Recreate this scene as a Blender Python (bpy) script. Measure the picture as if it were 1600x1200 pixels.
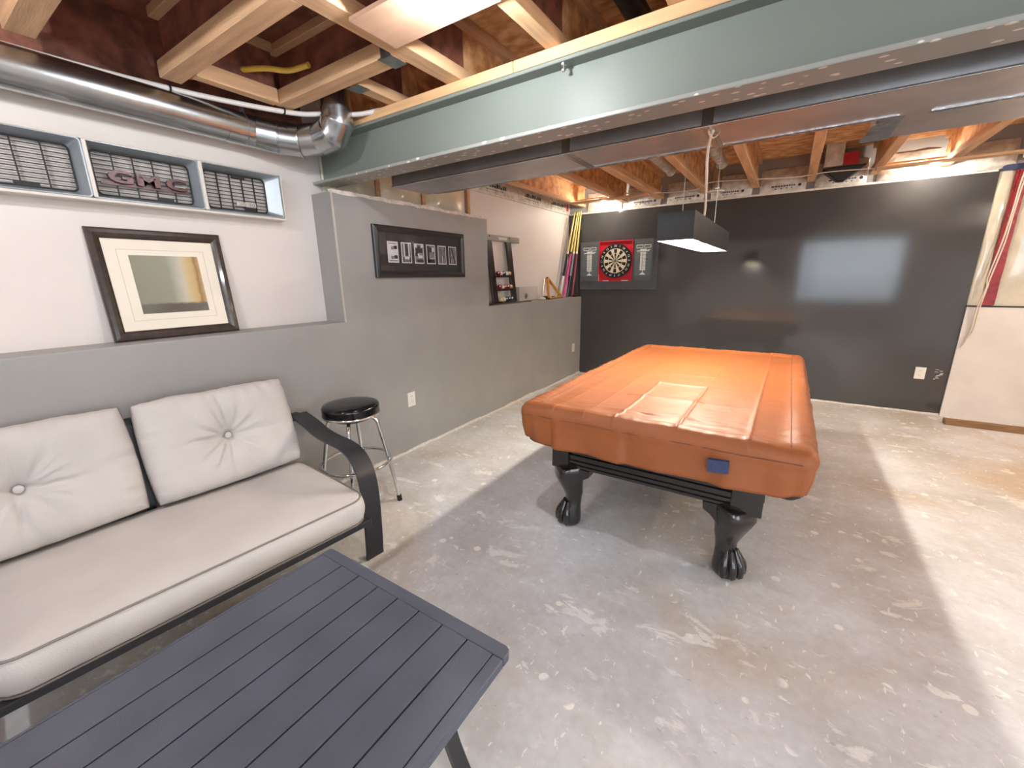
import bpy, bmesh, math, random
from mathutils import Vector, Matrix, Euler, noise as mnoise
random.seed(7)
S = bpy.context.scene
COL = S.collection
for o in list(bpy.data.objects):
    bpy.data.objects.remove(o)

# ------------------------------------------------------------------ camera
cam_d = bpy.data.cameras.new('camera')
cam = bpy.data.objects.new('camera', cam_d)
COL.objects.link(cam)
cam_d.sensor_fit = 'HORIZONTAL'
cam_d.sensor_width = 36.0
cam_d.lens = 643.98 / 1600 * 36.0
cam_d.clip_start = 0.02
YAW, PITCH, ROLL = -0.584713, 0.250498, 0.016123
fw = Vector((math.sin(YAW) * math.cos(PITCH), math.cos(YAW) * math.cos(PITCH), -math.sin(PITCH)))
rt = Vector((math.cos(YAW), -math.sin(YAW), 0))
dn = fw.cross(rt)
r2 = rt * math.cos(ROLL) + dn * math.sin(ROLL)
d2 = -rt * math.sin(ROLL) + dn * math.cos(ROLL)
cam.matrix_world = Matrix(((r2.x, -d2.x, -fw.x, 0), (r2.y, -d2.y, -fw.y, 0), (r2.z, -d2.z, -fw.z, 1.5), (0, 0, 0, 1)))
S.camera = cam

# ------------------------------------------------------------------ light and exposure
WORLD_STRENGTH = 4.8
NEAR_FILL_L = 950.0
FAR_FILL_L = 1900.0
PENDANT_L = 800.0
FRONT_L = 720.0
REAR_L = 450.0
CORNER_L = 400.0
WARM = (1.0, 0.93, 0.81)
FRONTC = (0.90, 0.95, 1.0)
w = bpy.data.worlds.new('world')
S.world = w
w.use_nodes = True
bg = w.node_tree.nodes['Background']
bg.inputs[0].default_value = (0.80, 0.90, 1.0, 1)
bg.inputs[1].default_value = WORLD_STRENGTH
S.view_settings.view_transform = 'Standard'
S.view_settings.look = 'None'
S.view_settings.gamma = 1.0
S.view_settings.use_curve_mapping = False
S.view_settings.exposure = 0.7
S.cycles.max_bounces = 10
S.cycles.diffuse_bounces = 6
S.cycles.sample_clamp_indirect = 6.0

# ------------------------------------------------------------------ helpers
def lin(c):
    return tuple(((v / 255) / 12.92 if v / 255 <= 0.04045 else ((v / 255 + 0.055) / 1.055) ** 2.4) for v in c)

MATS = {}
def mat(name, col, rough=0.6, metal=0.0, spec=0.5, var=0.0, scale=8.0, bump=0.0, bscale=60.0, col2=None,
        stretch=None, emit=None, estr=0.0, trans=0.0, alpha=1.0, coat=0.0, detail=4.0, lo=0.35, hi=0.65):
    m = bpy.data.materials.new(name)
    m.use_nodes = True
    nt = m.node_tree
    b = nt.nodes['Principled BSDF']
    c = lin(col)
    b.inputs['Roughness'].default_value = rough
    b.inputs['Metallic'].default_value = metal
    b.inputs['Specular IOR Level'].default_value = spec
    b.inputs['Base Color'].default_value = (*c, 1)
    if coat:
        b.inputs['Coat Weight'].default_value = coat
        b.inputs['Coat Roughness'].default_value = 0.08
    if trans:
        b.inputs['Transmission Weight'].default_value = trans
    if alpha < 1:
        b.inputs['Alpha'].default_value = alpha
    if emit:
        b.inputs['Emission Color'].default_value = (*emit, 1)
        b.inputs['Emission Strength'].default_value = estr
    tc = nt.nodes.new('ShaderNodeTexCoord')
    mp = nt.nodes.new('ShaderNodeMapping')
    nt.links.new(tc.outputs['Object'], mp.inputs[0])
    if stretch:
        mp.inputs['Scale'].default_value = stretch
    n = nt.nodes.new('ShaderNodeTexNoise')
    n.inputs['Scale'].default_value = scale
    n.inputs['Detail'].default_value = detail
    nt.links.new(mp.outputs[0], n.inputs[0])
    if var or col2:
        r = nt.nodes.new('ShaderNodeValToRGB')
        ca = tuple(max(0, v * (1 - var)) for v in c)
        cb = lin(col2) if col2 else tuple(min(1, v * (1 + var)) for v in c)
        r.color_ramp.elements[0].color = (*ca, 1)
        r.color_ramp.elements[1].color = (*cb, 1)
        r.color_ramp.elements[0].position = lo
        r.color_ramp.elements[1].position = hi
        nt.links.new(n.outputs['Fac'], r.inputs[0])
        nt.links.new(r.outputs[0], b.inputs['Base Color'])
    if bump:
        n2 = nt.nodes.new('ShaderNodeTexNoise')
        n2.inputs['Scale'].default_value = bscale
        n2.inputs['Detail'].default_value = 3
        nt.links.new(mp.outputs[0], n2.inputs[0])
        bp = nt.nodes.new('ShaderNodeBump')
        bp.inputs['Strength'].default_value = bump
        bp.inputs['Distance'].default_value = 0.01
        nt.links.new(n2.outputs['Fac'], bp.inputs['Height'])
        nt.links.new(bp.outputs[0], b.inputs['Normal'])
    MATS[name] = m
    return m

class MB:
    def __init__(self):
        self.bm = bmesh.new()
        self.mi = 0
    def _f(self, vs):
        try:
            f = self.bm.faces.new(vs)
            f.material_index = self.mi
            return f
        except ValueError:
            return None
    def hexa(self, p):
        v = [self.bm.verts.new(q) for q in p]
        for a in ((0, 3, 2, 1), (4, 5, 6, 7), (0, 1, 5, 4), (1, 2, 6, 5), (2, 3, 7, 6), (3, 0, 4, 7)):
            self._f([v[i] for i in a])
        return self
    def box(self, a, b):
        (x0, y0, z0), (x1, y1, z1) = [min(i, j) for i, j in zip(a, b)], [max(i, j) for i, j in zip(a, b)]
        return self.hexa([(x0, y0, z0), (x1, y0, z0), (x1, y1, z0), (x0, y1, z0), (x0, y0, z1), (x1, y0, z1), (x1, y1, z1), (x0, y1, z1)])
    def obox(self, c, ux, uy, uz):
        c, ux, uy, uz = map(Vector, (c, ux, uy, uz))
        return self.hexa([c - ux - uy - uz, c + ux - uy - uz, c + ux + uy - uz, c - ux + uy - uz,
                          c - ux - uy + uz, c + ux - uy + uz, c + ux + uy + uz, c - ux + uy + uz])
    def bar(self, p0, p1, wv, tv):
        """rectangular bar from p0 to p1, half-extents wv, tv"""
        p0, p1 = Vector(p0), Vector(p1)
        return self.obox((p0 + p1) / 2, wv, tv, (p1 - p0) / 2)
    def prism(self, pts, ext):
        ext = Vector(ext)
        a = [self.bm.verts.new(p) for p in pts]
        b = [self.bm.verts.new(Vector(p) + ext) for p in pts]
        self._f(list(reversed(a)))
        self._f(b)
        n = len(a)
        for i in range(n):
            self._f([a[i], a[(i + 1) % n], b[(i + 1) % n], b[i]])
        return self
    def rings(self, rings, closed=True, cap=True, loop=False):
        R = [[self.bm.verts.new(p) for p in r] for r in rings]
        n = len(R[0])
        seq = list(zip(R[:-1], R[1:])) + ([(R[-1], R[0])] if loop else [])
        for r0, r1 in seq:
            for i in range(n if closed else n - 1):
                j = (i + 1) % n
                self._f([r0[i], r0[j], r1[j], r1[i]])
        if cap and closed and not loop:
            self._f(list(reversed(R[0])))
            self._f(R[-1])
        return self
    def tube(self, pts, r, n=8, loop=False, cap=True):
        P = [Vector(p) for p in pts]
        m = len(P)
        rr = r if isinstance(r, (list, tuple)) else [r] * m
        T = []
        for i in range(m):
            if loop:
                t = P[(i + 1) % m] - P[i - 1]
            else:
                t = P[min(i + 1, m - 1)] - P[max(i - 1, 0)]
            T.append(t.normalized())
        u = T[0].orthogonal().normalized()
        if abs(T[0].z) < 0.9:
            u = T[0].cross(Vector((0, 0, 1))).normalized()
        out = []
        for i in range(m):
            u = (u - T[i] * u.dot(T[i])).normalized()
            v = T[i].cross(u)
            out.append([P[i] + (u * math.cos(2 * math.pi * k / n) + v * math.sin(2 * math.pi * k / n)) * rr[i] for k in range(n)])
        return self.rings(out, cap=cap, loop=loop)
    def strap(self, pts, wv, t):
        """flat strip following pts (in a plane), half width vector wv, thickness t"""
        P = [Vector(p) for p in pts]
        wv = Vector(wv)
        out = []
        for i in range(len(P)):
            tg = (P[min(i + 1, len(P) - 1)] - P[max(i - 1, 0)]).normalized()
            nn = tg.cross(wv).normalized() * t / 2
            out.append([P[i] - wv - nn, P[i] + wv - nn, P[i] + wv + nn, P[i] - wv + nn])
        return self.rings(out)
    def lathe(self, prof, c=(0, 0, 0), n=24, axis='z', cap=True):
        c = Vector(c)
        out = []
        for r, h in prof:
            ring = []
            for k in range(n):
                a = 2 * math.pi * k / n
                if axis == 'z':
                    ring.append(c + Vector((r * math.cos(a), r * math.sin(a), h)))
                elif axis == 'y':
                    ring.append(c + Vector((r * math.cos(a), h, r * math.sin(a))))
                else:
                    ring.append(c + Vector((h, r * math.cos(a), r * math.sin(a))))
            out.append(ring)
        return self.rings(out, cap=cap)
    def ball(self, c, r, u=16, v=10, sc=(1, 1, 1)):
        prof = []
        c = Vector(c)
        out = []
        for j in range(1, v):
            t = math.pi * j / v
            out.append([c + Vector((r * sc[0] * math.sin(t) * math.cos(2 * math.pi * k / u), r * sc[1] * math.sin(t) * math.sin(2 * math.pi * k / u), -r * sc[2] * math.cos(t))) for k in range(u)])
        R = [[self.bm.verts.new(p) for p in q] for q in out]
        a = self.bm.verts.new(c + Vector((0, 0, -r * sc[2])))
        b = self.bm.verts.new(c + Vector((0, 0, r * sc[2])))
        for k in range(u):
            self._f([a, R[0][(k + 1) % u], R[0][k]])
            self._f([b, R[-1][k], R[-1][(k + 1) % u]])
        for r0, r1 in zip(R[:-1], R[1:]):
            for k in range(u):
                j = (k + 1) % u
                self._f([r0[k], r0[j], r1[j], r1[k]])
        return self
    def quad(self, *p):
        self._f([self.bm.verts.new(q) for q in p])
        return self

def wl(o):
    v = Vector((0, 0, 0))
    while o is not None:
        v += o.location
        o = o.parent
    return v

def obj(name, mb, mats, parent=None, local=False, smooth=None, bevel=0.0, segs=1, keep=False):
    bm = mb.bm
    bmesh.ops.recalc_face_normals(bm, faces=bm.faces)
    me = bpy.data.meshes.new(name)
    loc = Vector((0, 0, 0))
    if parent is not None and not local:
        bmesh.ops.translate(bm, verts=bm.verts, vec=-wl(parent))
    elif parent is None and not keep:
        xs = [v.co for v in bm.verts]
        mn = Vector([min(v[i] for v in xs) for i in range(3)])
        mx = Vector([max(v[i] for v in xs) for i in range(3)])
        loc = Vector(((mn.x + mx.x) / 2, (mn.y + mx.y) / 2, mn.z))
        bmesh.ops.translate(bm, verts=bm.verts, vec=-loc)
    bm.to_mesh(me)
    bm.free()
    for m in (mats if isinstance(mats, (list, tuple)) else [mats]):
        me.materials.append(m if not isinstance(m, str) else MATS[m])
    if smooth is not None:
        me.polygons.foreach_set('use_smooth', [True] * len(me.polygons))
        if smooth < 180:
            me.set_sharp_from_angle(angle=math.radians(smooth))
    o = bpy.data.objects.new(name, me)
    o.location = loc
    COL.objects.link(o)
    if parent is not None:
        o.parent = parent
    if bevel:
        md = o.modifiers.new('bevel', 'BEVEL')
        md.width = bevel
        md.segments = segs
        md.limit_method = 'ANGLE'
        md.angle_limit = math.radians(40)
    return o

def tag(o, label, cat, group=None):
    o['label'] = label
    o['category'] = cat
    if group:
        o['group'] = group
    return o

def thing(name, loc, label, cat, group=None, rz=0.0):
    o = bpy.data.objects.new(name, None)
    o.location = loc
    o.rotation_euler = (0, 0, rz)
    o.empty_display_size = 0.1
    COL.objects.link(o)
    return tag(o, label, cat, group)

def dup(root, loc, label=None, rz=None):
    r = root.copy()
    COL.objects.link(r)
    r.location = loc
    if rz is not None:
        r.rotation_euler = (0, 0, rz)
    if label:
        r['label'] = label
    for ch in list(root.children):
        c = ch.copy()
        COL.objects.link(c)
        c.parent = r
        for g in ch.children:
            d = g.copy()
            COL.objects.link(d)
            d.parent = c
    return r

def struct(name, mb, mats, parent=None, **k):
    o = obj(name, mb, mats, parent, keep=True, **k)
    if parent is None:
        o['kind'] = 'structure'
    return o

def spline(P, n=6):
    """Catmull-Rom through points"""
    P = [Vector(p) for p in P]
    Q = [P[0] * 2 - P[1]] + P + [P[-1] * 2 - P[-2]]
    out = []
    for i in range(1, len(Q) - 2):
        for k in range(n):
            t = k / n
            a, b, c, d = Q[i - 1:i + 3]
            out.append(0.5 * ((2 * b) + (c - a) * t + (2 * a - 5 * b + 4 * c - d) * t * t + (3 * b - a - 3 * c + d) * t ** 3))
    out.append(P[-1])
    return out

def text_mb(mb, txt, size, origin, ux, uz, depth, bold=0.0):
    """solid letters: origin = lower-left, ux = reading direction, uz = up, depth = extrusion vector (towards viewer)"""
    cu = bpy.data.curves.new('tmp', 'FONT')
    cu.body = txt
    cu.size = size
    cu.resolution_u = 3
    cu.offset = bold
    to = bpy.data.objects.new('tmp', cu)
    COL.objects.link(to)
    dg = bpy.context.evaluated_depsgraph_get()
    me = to.evaluated_get(dg).to_mesh()
    ux, uz, depth, origin = map(Vector, (ux, uz, depth, origin))
    vs = [origin + ux * v.co.x + uz * v.co.y + depth for v in me.vertices]
    bv = [mb.bm.verts.new(v) for v in vs]
    bb = [mb.bm.verts.new(v - depth) for v in vs]
    cnt = {}
    for p in me.polygons:
        idx = list(p.vertices)
        mb._f([bv[i] for i in idx])
        for i in range(len(idx)):
            e = (idx[i], idx[(i + 1) % len(idx)])
            cnt[e] = 1
    for (a, b) in list(cnt):
        if (b, a) not in cnt:
            mb._f([bv[a], bb[a], bb[b], bv[b]])
    bpy.data.objects.remove(to)
    bpy.data.curves.remove(cu)
    return mb

# ------------------------------------------------------------------ materials
mat('grey_paint', (152, 150, 147), 0.5, var=0.04, scale=3, bump=0.06, bscale=120)
mat('pale_paint', (218, 210, 204), 0.55, var=0.03, scale=2, bump=0.05, bscale=120)
mat('plaster_edge', (214, 205, 196), 0.8, var=0.12, scale=30, bump=0.3, bscale=50)
mat('dark_paint', (66, 65, 65), 0.09, spec=0.55, var=0.05, scale=2.0, bump=0.006, bscale=9)
mat('white_board', (218, 212, 206), 0.6, var=0.05, scale=4)
mat('brown_plank', (128, 96, 62), 0.6, var=0.2, scale=10, stretch=(1, 8, 8))
mat('poly_film', (206, 199, 178), 0.2, var=0.12, scale=4, bump=0.35, bscale=6, coat=0.6)
mat('poly_white', (204, 200, 190), 0.18, var=0.2, scale=14, bump=1.0, bscale=14, coat=0.6)
mat('red_tape', (136, 28, 32), 0.3, var=0.25, scale=20, bump=0.4, bscale=30)
mat('print_navy', (48, 56, 92), 0.5, var=0.1)
mat('print_red', (176, 34, 44), 0.4, var=0.1)
mat('print_black', (32, 32, 36), 0.5)
mat('wood_joist', (208, 166, 126), 0.65, var=0.16, scale=5, stretch=(5, 0.5, 5), bump=0.15, bscale=40)
mat('wood_joist_cross', (206, 165, 126), 0.65, var=0.16, scale=5, stretch=(0.5, 5, 5), bump=0.15, bscale=40)
mat('wood_plate', (216, 172, 126), 0.6, var=0.12, scale=5, stretch=(0.5, 6, 6))
mat('plywood', (204, 164, 136), 0.6, var=0.1, scale=4, stretch=(0.6, 4, 4))
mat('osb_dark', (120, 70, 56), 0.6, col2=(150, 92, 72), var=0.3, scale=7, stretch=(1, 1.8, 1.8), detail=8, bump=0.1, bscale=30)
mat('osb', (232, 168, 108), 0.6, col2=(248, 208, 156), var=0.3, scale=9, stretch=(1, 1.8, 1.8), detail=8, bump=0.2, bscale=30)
mat('osb_web', (218, 150, 94), 0.6, col2=(240, 190, 134), var=0.35, scale=11, detail=8)
mat('galvanised', (186, 190, 192), 0.26, metal=1.0, var=0.12, scale=6, bump=0.08, bscale=14)
mat('duct_sheet', (214, 212, 214), 0.38, metal=1.0, var=0.10, scale=4, bump=0.07, bscale=5)
mat('foil', (208, 210, 212), 0.25, metal=1.0, var=0.1, scale=20, bump=0.5, bscale=40)
mat('seam_metal', (222, 220, 220), 0.22, metal=1.0, var=0.08, scale=8)
mat('hanger', (160, 162, 164), 0.35, metal=1.0, var=0.15, scale=20)
mat('pex', (212, 206, 200), 0.35, var=0.03)
mat('yellow_pipe', (222, 182, 78), 0.4, var=0.05)
mat('black_clip', (24, 24, 26), 0.5)
mat('cable', (216, 204, 190), 0.5, var=0.04)
mat('white_plastic', (226, 222, 212), 0.35)
mat('outlet_dark', (40, 38, 36), 0.6)
mat('bolt', (200, 196, 186), 0.35, metal=1.0)
mat('cushion', (196, 190, 185), 0.85, var=0.05, scale=4, bump=0.25, bscale=220)
mat('piping', (132, 124, 118), 0.85)
mat('black_metal', (40, 40, 44), 0.36, var=0.08, scale=6, bump=0.05, bscale=150)
mat('table_metal', (78, 82, 94), 0.36, var=0.10, scale=5, bump=0.06, bscale=160)
mat('vinyl_black', (18, 18, 20), 0.14, bump=0.05, bscale=20)
mat('chrome', (222, 224, 226), 0.08, metal=1.0)
mat('rubber', (20, 20, 20), 0.7)
mat('cover_vinyl', (148, 85, 48), 0.5, spec=0.35, var=0.07, scale=5, bump=0.3, bscale=14)
mat('cover_seam', (116, 62, 40), 0.5)
mat('navy_patch', (46, 58, 92), 0.6, var=0.15, scale=60)
mat('table_wood', (34, 29, 27), 0.22, var=0.2, scale=6, coat=0.5)
mat('green_felt', (60, 90, 70), 0.9)
mat('pocket_leather', (26, 20, 18), 0.5)
mat('frame_brown', (58, 46, 40), 0.28, var=0.25, scale=30, coat=0.3)
mat('mat_cream', (240, 231, 214), 0.7, var=0.02)
mat('mat_bevel', (214, 204, 184), 0.7)
mat('frame_black', (38, 38, 40), 0.35)
mat('mat_dark', (42, 40, 42), 0.6)
mat('photo_white', (208, 204, 204), 0.5)
mat('photo_grey', (122, 120, 122), 0.5, var=0.35, scale=40)
mat('photo_dark', (44, 42, 44), 0.5, var=0.3, scale=40)
mat('bar_black', (18, 18, 20), 0.5)
mat('truck_silver', (152, 160, 165), 0.35, metal=0.35, var=0.08, scale=5)
mat('lip_cream', (214, 208, 198), 0.45)
mat('letter_red', (88, 50, 46), 0.35, metal=0.1, var=0.3, scale=40)
mat('letter_rim', (190, 170, 162), 0.25, metal=0.8)
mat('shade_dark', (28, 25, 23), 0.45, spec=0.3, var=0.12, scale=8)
mat('shade_inner', (236, 226, 190), 0.6)
mat('rack_wood', (40, 26, 24), 0.35, var=0.2, scale=8)
mat('rack_metal', (168, 162, 156), 0.35, metal=0.8, var=0.1)
mat('triangle_wood', (196, 138, 58), 0.45, var=0.15, scale=12)
mat('cab_grey', (84, 88, 92), 0.6, var=0.08, scale=8)
mat('cab_door', (92, 104, 106), 0.6, var=0.08, scale=8)
mat('cab_red', (196, 28, 44), 0.45, var=0.06)
mat('chalk_white', (222, 226, 226), 0.8)
mat('dart_black', (20, 18, 18), 0.8)
mat('dart_cream', (226, 216, 186), 0.85)
mat('dart_red', (150, 40, 38), 0.85)
mat('dart_green', (50, 86, 56), 0.85)
mat('wire_silver', (200, 200, 198), 0.3, metal=1.0)
mat('acrylic_edge', (176, 174, 170), 0.2)
mat('window_white', (222, 224, 226), 0.4)
mat('outside_ground', (150, 152, 150), 0.9, var=0.1, scale=1)
mat('lamp_base', (232, 226, 214), 0.4)

def bulb_mat(name, col, L):
    m = bpy.data.materials.new(name)
    m.use_nodes = True
    nt = m.node_tree
    nt.nodes.clear()
    e = nt.nodes.new('ShaderNodeEmission')
    e.inputs[0].default_value = (*col, 1)
    e.inputs[1].default_value = L
    o = nt.nodes.new('ShaderNodeOutputMaterial')
    nt.links.new(e.outputs[0], o.inputs[0])
    MATS[name] = m
bulb_mat('bulb_front', FRONTC, FRONT_L)
bulb_mat('bulb_rear', WARM, REAR_L)
bulb_mat('bulb_near_fill', FRONTC, NEAR_FILL_L)
bulb_mat('bulb_far_fill', WARM, FAR_FILL_L)
bulb_mat('bulb_corner', WARM, CORNER_L)
bulb_mat('bulb_pendant', WARM, PENDANT_L)

def clear_mat(name, tint, f0):
    m = bpy.data.materials.new(name)
    m.use_nodes = True
    nt = m.node_tree
    nt.nodes.clear()
    t = nt.nodes.new('ShaderNodeBsdfTransparent')
    t.inputs[0].default_value = (*tint, 1)
    g = nt.nodes.new('ShaderNodeBsdfGlossy')
    g.inputs['Roughness'].default_value = 0.03
    lw = nt.nodes.new('ShaderNodeFresnel')
    lw.inputs[0].default_value = f0
    x = nt.nodes.new('ShaderNodeMixShader')
    o = nt.nodes.new('ShaderNodeOutputMaterial')
    ge = nt.nodes.new('ShaderNodeNewGeometry')       # the back face of the pane does not reflect again
    mu = nt.nodes.new('ShaderNodeMath')
    mu.operation = 'SUBTRACT'
    mu.use_clamp = True
    nt.links.new(lw.outputs[0], mu.inputs[0])
    nt.links.new(ge.outputs['Backfacing'], mu.inputs[1])
    nt.links.new(mu.outputs[0], x.inputs[0])
    nt.links.new(t.outputs[0], x.inputs[1])
    nt.links.new(g.outputs[0], x.inputs[2])
    nt.links.new(x.outputs[0], o.inputs[0])
    MATS[name] = m
clear_mat('glass_pane', (.99, .99, .99), 1.45)
clear_mat('acrylic', (.95, .955, .955), 1.5)

def floor_material():
    m = bpy.data.materials.new('concrete')
    m.use_nodes = True
    nt = m.node_tree
    N, Lk = nt.nodes, nt.links
    b = N['Principled BSDF']
    tc = N.new('ShaderNodeTexCoord')
    def noise(scale, detail=5, st=None, rot=0.0, rough=0.55, dist=0.0):
        mp = N.new('ShaderNodeMapping')
        if st: mp.inputs['Scale'].default_value = st
        mp.inputs['Rotation'].default_value = (0, 0, rot)
        Lk.new(tc.outputs['Object'], mp.inputs[0])
        n = N.new('ShaderNodeTexNoise')
        n.inputs['Scale'].default_value = scale
        n.inputs['Detail'].default_value = detail
        n.inputs['Roughness'].default_value = rough
        n.inputs['Distortion'].default_value = dist
        Lk.new(mp.outputs[0], n.inputs[0])
        return n.outputs['Fac']
    def ramp(f, p0, c0, p1, c1):
        r = N.new('ShaderNodeValToRGB')
        r.color_ramp.elements[0].position = p0
        r.color_ramp.elements[1].position = p1
        r.color_ramp.elements[0].color = (*c0, 1)
        r.color_ramp.elements[1].color = (*c1, 1)
        Lk.new(f, r.inputs[0])
        return r.outputs[0]
    def mix(f, a, c, mode='MIX'):
        x = N.new('ShaderNodeMix')
        x.data_type = 'RGBA'
        x.blend_type = mode
        if isinstance(f, float): x.inputs[0].default_value = f
        else: Lk.new(f, x.inputs[0])
        for s, v in ((6, a), (7, c)):
            if isinstance(v, tuple): x.inputs[s].default_value = (*v, 1)
            else: Lk.new(v, x.inputs[s])
        return x.outputs[2]
    k0, k1 = (0, 0, 0), (1, 1, 1)
    base = ramp(noise(1.3, 7, rough=0.6), 0.36, lin((188, 184, 180)), 0.64, lin((222, 223, 226)))
    base = mix(ramp(noise(0.75, 5, dist=0.8), 0.50, k0, 0.68, (0.8,) * 3), base, lin((192, 172, 144)))
    fine = ramp(noise(26, 5), 0.3, (0.92,) * 3, 0.7, (1.05,) * 3)
    base = mix(1.0, base, fine, 'MULTIPLY')
    # pale paint and plaster smears of several sizes, gathered in patches
    patch = ramp(noise(1.9, 3), 0.40, k0, 0.60, k1)
    white = lin((246, 244, 238))
    s0 = ramp(noise(3.4, 6, (1.0, 1.9, 1), 0.9, 0.68, 0.4), 0.60, k0, 0.64, (0.55,) * 3)
    s1 = ramp(noise(7.5, 6, (1.0, 2.2, 1), 0.5, 0.66, 0.5), 0.60, k0, 0.635, (0.75,) * 3)
    s2 = ramp(noise(15, 4, (2.4, 1.0, 1), 0.25, 0.6, 0.4), 0.645, k0, 0.675, (0.7,) * 3)
    base = mix(s0, base, white)
    base = mix(mix(1.0, s1, patch, 'MULTIPLY'), base, white)
    base = mix(s2, base, white)
    # drips: round spots
    v = N.new('ShaderNodeTexVoronoi')
    v.inputs['Scale'].default_value = 7
    v.inputs['Randomness'].default_value = 1.0
    mp = N.new('ShaderNodeMapping')
    Lk.new(tc.outputs['Object'], mp.inputs[0])
    Lk.new(mp.outputs[0], v.inputs['Vector'])
    sp = ramp(v.outputs['Distance'], 0.13, (0.8,) * 3, 0.16, k0)
    base = mix(mix(1.0, sp, ramp(noise(7, 1), 0.5, k0, 0.56, k1), 'MULTIPLY'), base, lin((246, 243, 236)))
    dk = ramp(noise(22, 2, (1, 2, 1), 1.1), 0.70, k0, 0.74, (0.45,) * 3)
    base = mix(dk, base, lin((150, 140, 130)))
    Lk.new(base, b.inputs['Base Color'])
    rr = N.new('ShaderNodeMapRange')
    Lk.new(noise(3, 3), rr.inputs[0])
    rr.inputs[3].default_value = 0.35
    rr.inputs[4].default_value = 0.62
    Lk.new(rr.outputs[0], b.inputs['Roughness'])
    bp = N.new('ShaderNodeBump')
    bp.inputs['Strength'].default_value = 0.12
    bp.inputs['Distance'].default_value = 0.01
    Lk.new(noise(30, 4), bp.inputs['Height'])
    Lk.new(bp.outputs[0], b.inputs['Normal'])
    MATS['concrete'] = m
floor_material()

def flecked(name, col, rough, spots, scale, thr):
    """painted steel with chipped / pale flecks"""
    m = mat(name, col, rough, var=0.04, scale=2, spec=0.5)
    nt = m.node_tree
    b = nt.nodes['Principled BSDF']
    old = b.inputs['Base Color'].links[0].from_socket
    tc = nt.nodes.new('ShaderNodeTexCoord')
    mp = nt.nodes.new('ShaderNodeMapping')
    mp.inputs['Scale'].default_value = (0.75, 1.4, 1)
    nt.links.new(tc.outputs['Object'], mp.inputs[0])
    v = nt.nodes.new('ShaderNodeTexVoronoi')
    v.inputs['Scale'].default_value = scale
    nt.links.new(mp.outputs[0], v.inputs['Vector'])
    r = nt.nodes.new('ShaderNodeValToRGB')
    r.color_ramp.elements[0].position = thr
    r.color_ramp.elements[1].position = thr + 0.03
    r.color_ramp.elements[0].color = (1, 1, 1, 1)
    r.color_ramp.elements[1].color = (0, 0, 0, 1)
    nt.links.new(v.outputs['Distance'], r.inputs[0])
    x = nt.nodes.new('ShaderNodeMix')
    x.data_type = 'RGBA'
    nt.links.new(r.outputs[0], x.inputs[0])
    nt.links.new(old, x.inputs[6])
    x.inputs[7].default_value = (*lin(spots), 1)
    nt.links.new(x.outputs[2], b.inputs['Base Color'])
mat('beam_paint', (122, 128, 120), 0.45, spec=0.3, var=0.05, scale=1.2, bump=0.03, bscale=30)
flecked('beam_under', (150, 150, 144), 0.3, (226, 222, 210), 20, 0.2)

def art_material():
    m = bpy.data.materials.new('art_print')
    m.use_nodes = True
    nt = m.node_tree
    N, Lk = nt.nodes, nt.links
    b = N['Principled BSDF']
    b.inputs['Roughness'].default_value = 0.5
    tc = N.new('ShaderNodeTexCoord')
    sep = N.new('ShaderNodeSeparateXYZ')
    n = N.new('ShaderNodeTexNoise')
    n.inputs['Scale'].default_value = 9
    n.inputs['Detail'].default_value = 6
    Lk.new(tc.outputs['UV'], n.inputs[0])
    ad = N.new('ShaderNodeMix')
    ad.data_type = 'VECTOR'
    ad.inputs[0].default_value = 0.07
    Lk.new(tc.outputs['UV'], ad.inputs[4])
    Lk.new(n.outputs['Color'], ad.inputs[5])
    Lk.new(ad.outputs[1], sep.inputs[0])
    def ramp(sock, stops):
        r = N.new('ShaderNodeValToRGB')
        e = r.color_ramp.elements
        while len(e) < len(stops): e.new(0.5)
        for i, (p, c) in enumerate(stops):
            e[i].position = p
            e[i].color = (*lin(c), 1)
        Lk.new(sock, r.inputs[0])
        return r.outputs[0]
    hor = ramp(sep.outputs[0], [(0.0, (138, 136, 116)), (0.5, (150, 148, 128)), (0.68, (196, 190, 172)), (0.74, (206, 184, 140)), (0.86, (196, 166, 112)), (0.90, (162, 116, 66)), (1.0, (196, 182, 142))])
    low = ramp(sep.outputs[0], [(0.0, (110, 108, 96)), (0.45, (92, 80, 70)), (1.0, (104, 98, 86))])
    f = N.new('ShaderNodeValToRGB')
    f.color_ramp.elements[0].position = 0.17
    f.color_ramp.elements[1].position = 0.21
    Lk.new(sep.outputs[1], f.inputs[0])
    x = N.new('ShaderNodeMix')
    x.data_type = 'RGBA'
    Lk.new(f.outputs[0], x.inputs[0])
    Lk.new(low, x.inputs[6])
    Lk.new(hor, x.inputs[7])
    Lk.new(x.outputs[2], b.inputs['Base Color'])
    MATS['art_print'] = m
art_material()

# ------------------------------------------------------------------ setting
XL, XP, YB = -2.69, -2.92, 6.06
XR, YR = 3.6, -1.75
ZS = 2.79      # underside of subfloor
ZJ = 2.49      # underside of joists

struct('floor', MB().box((XP - .1, YR - .1, -0.12), (XR + .1, YB + .25, 0)), 'concrete')

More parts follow.
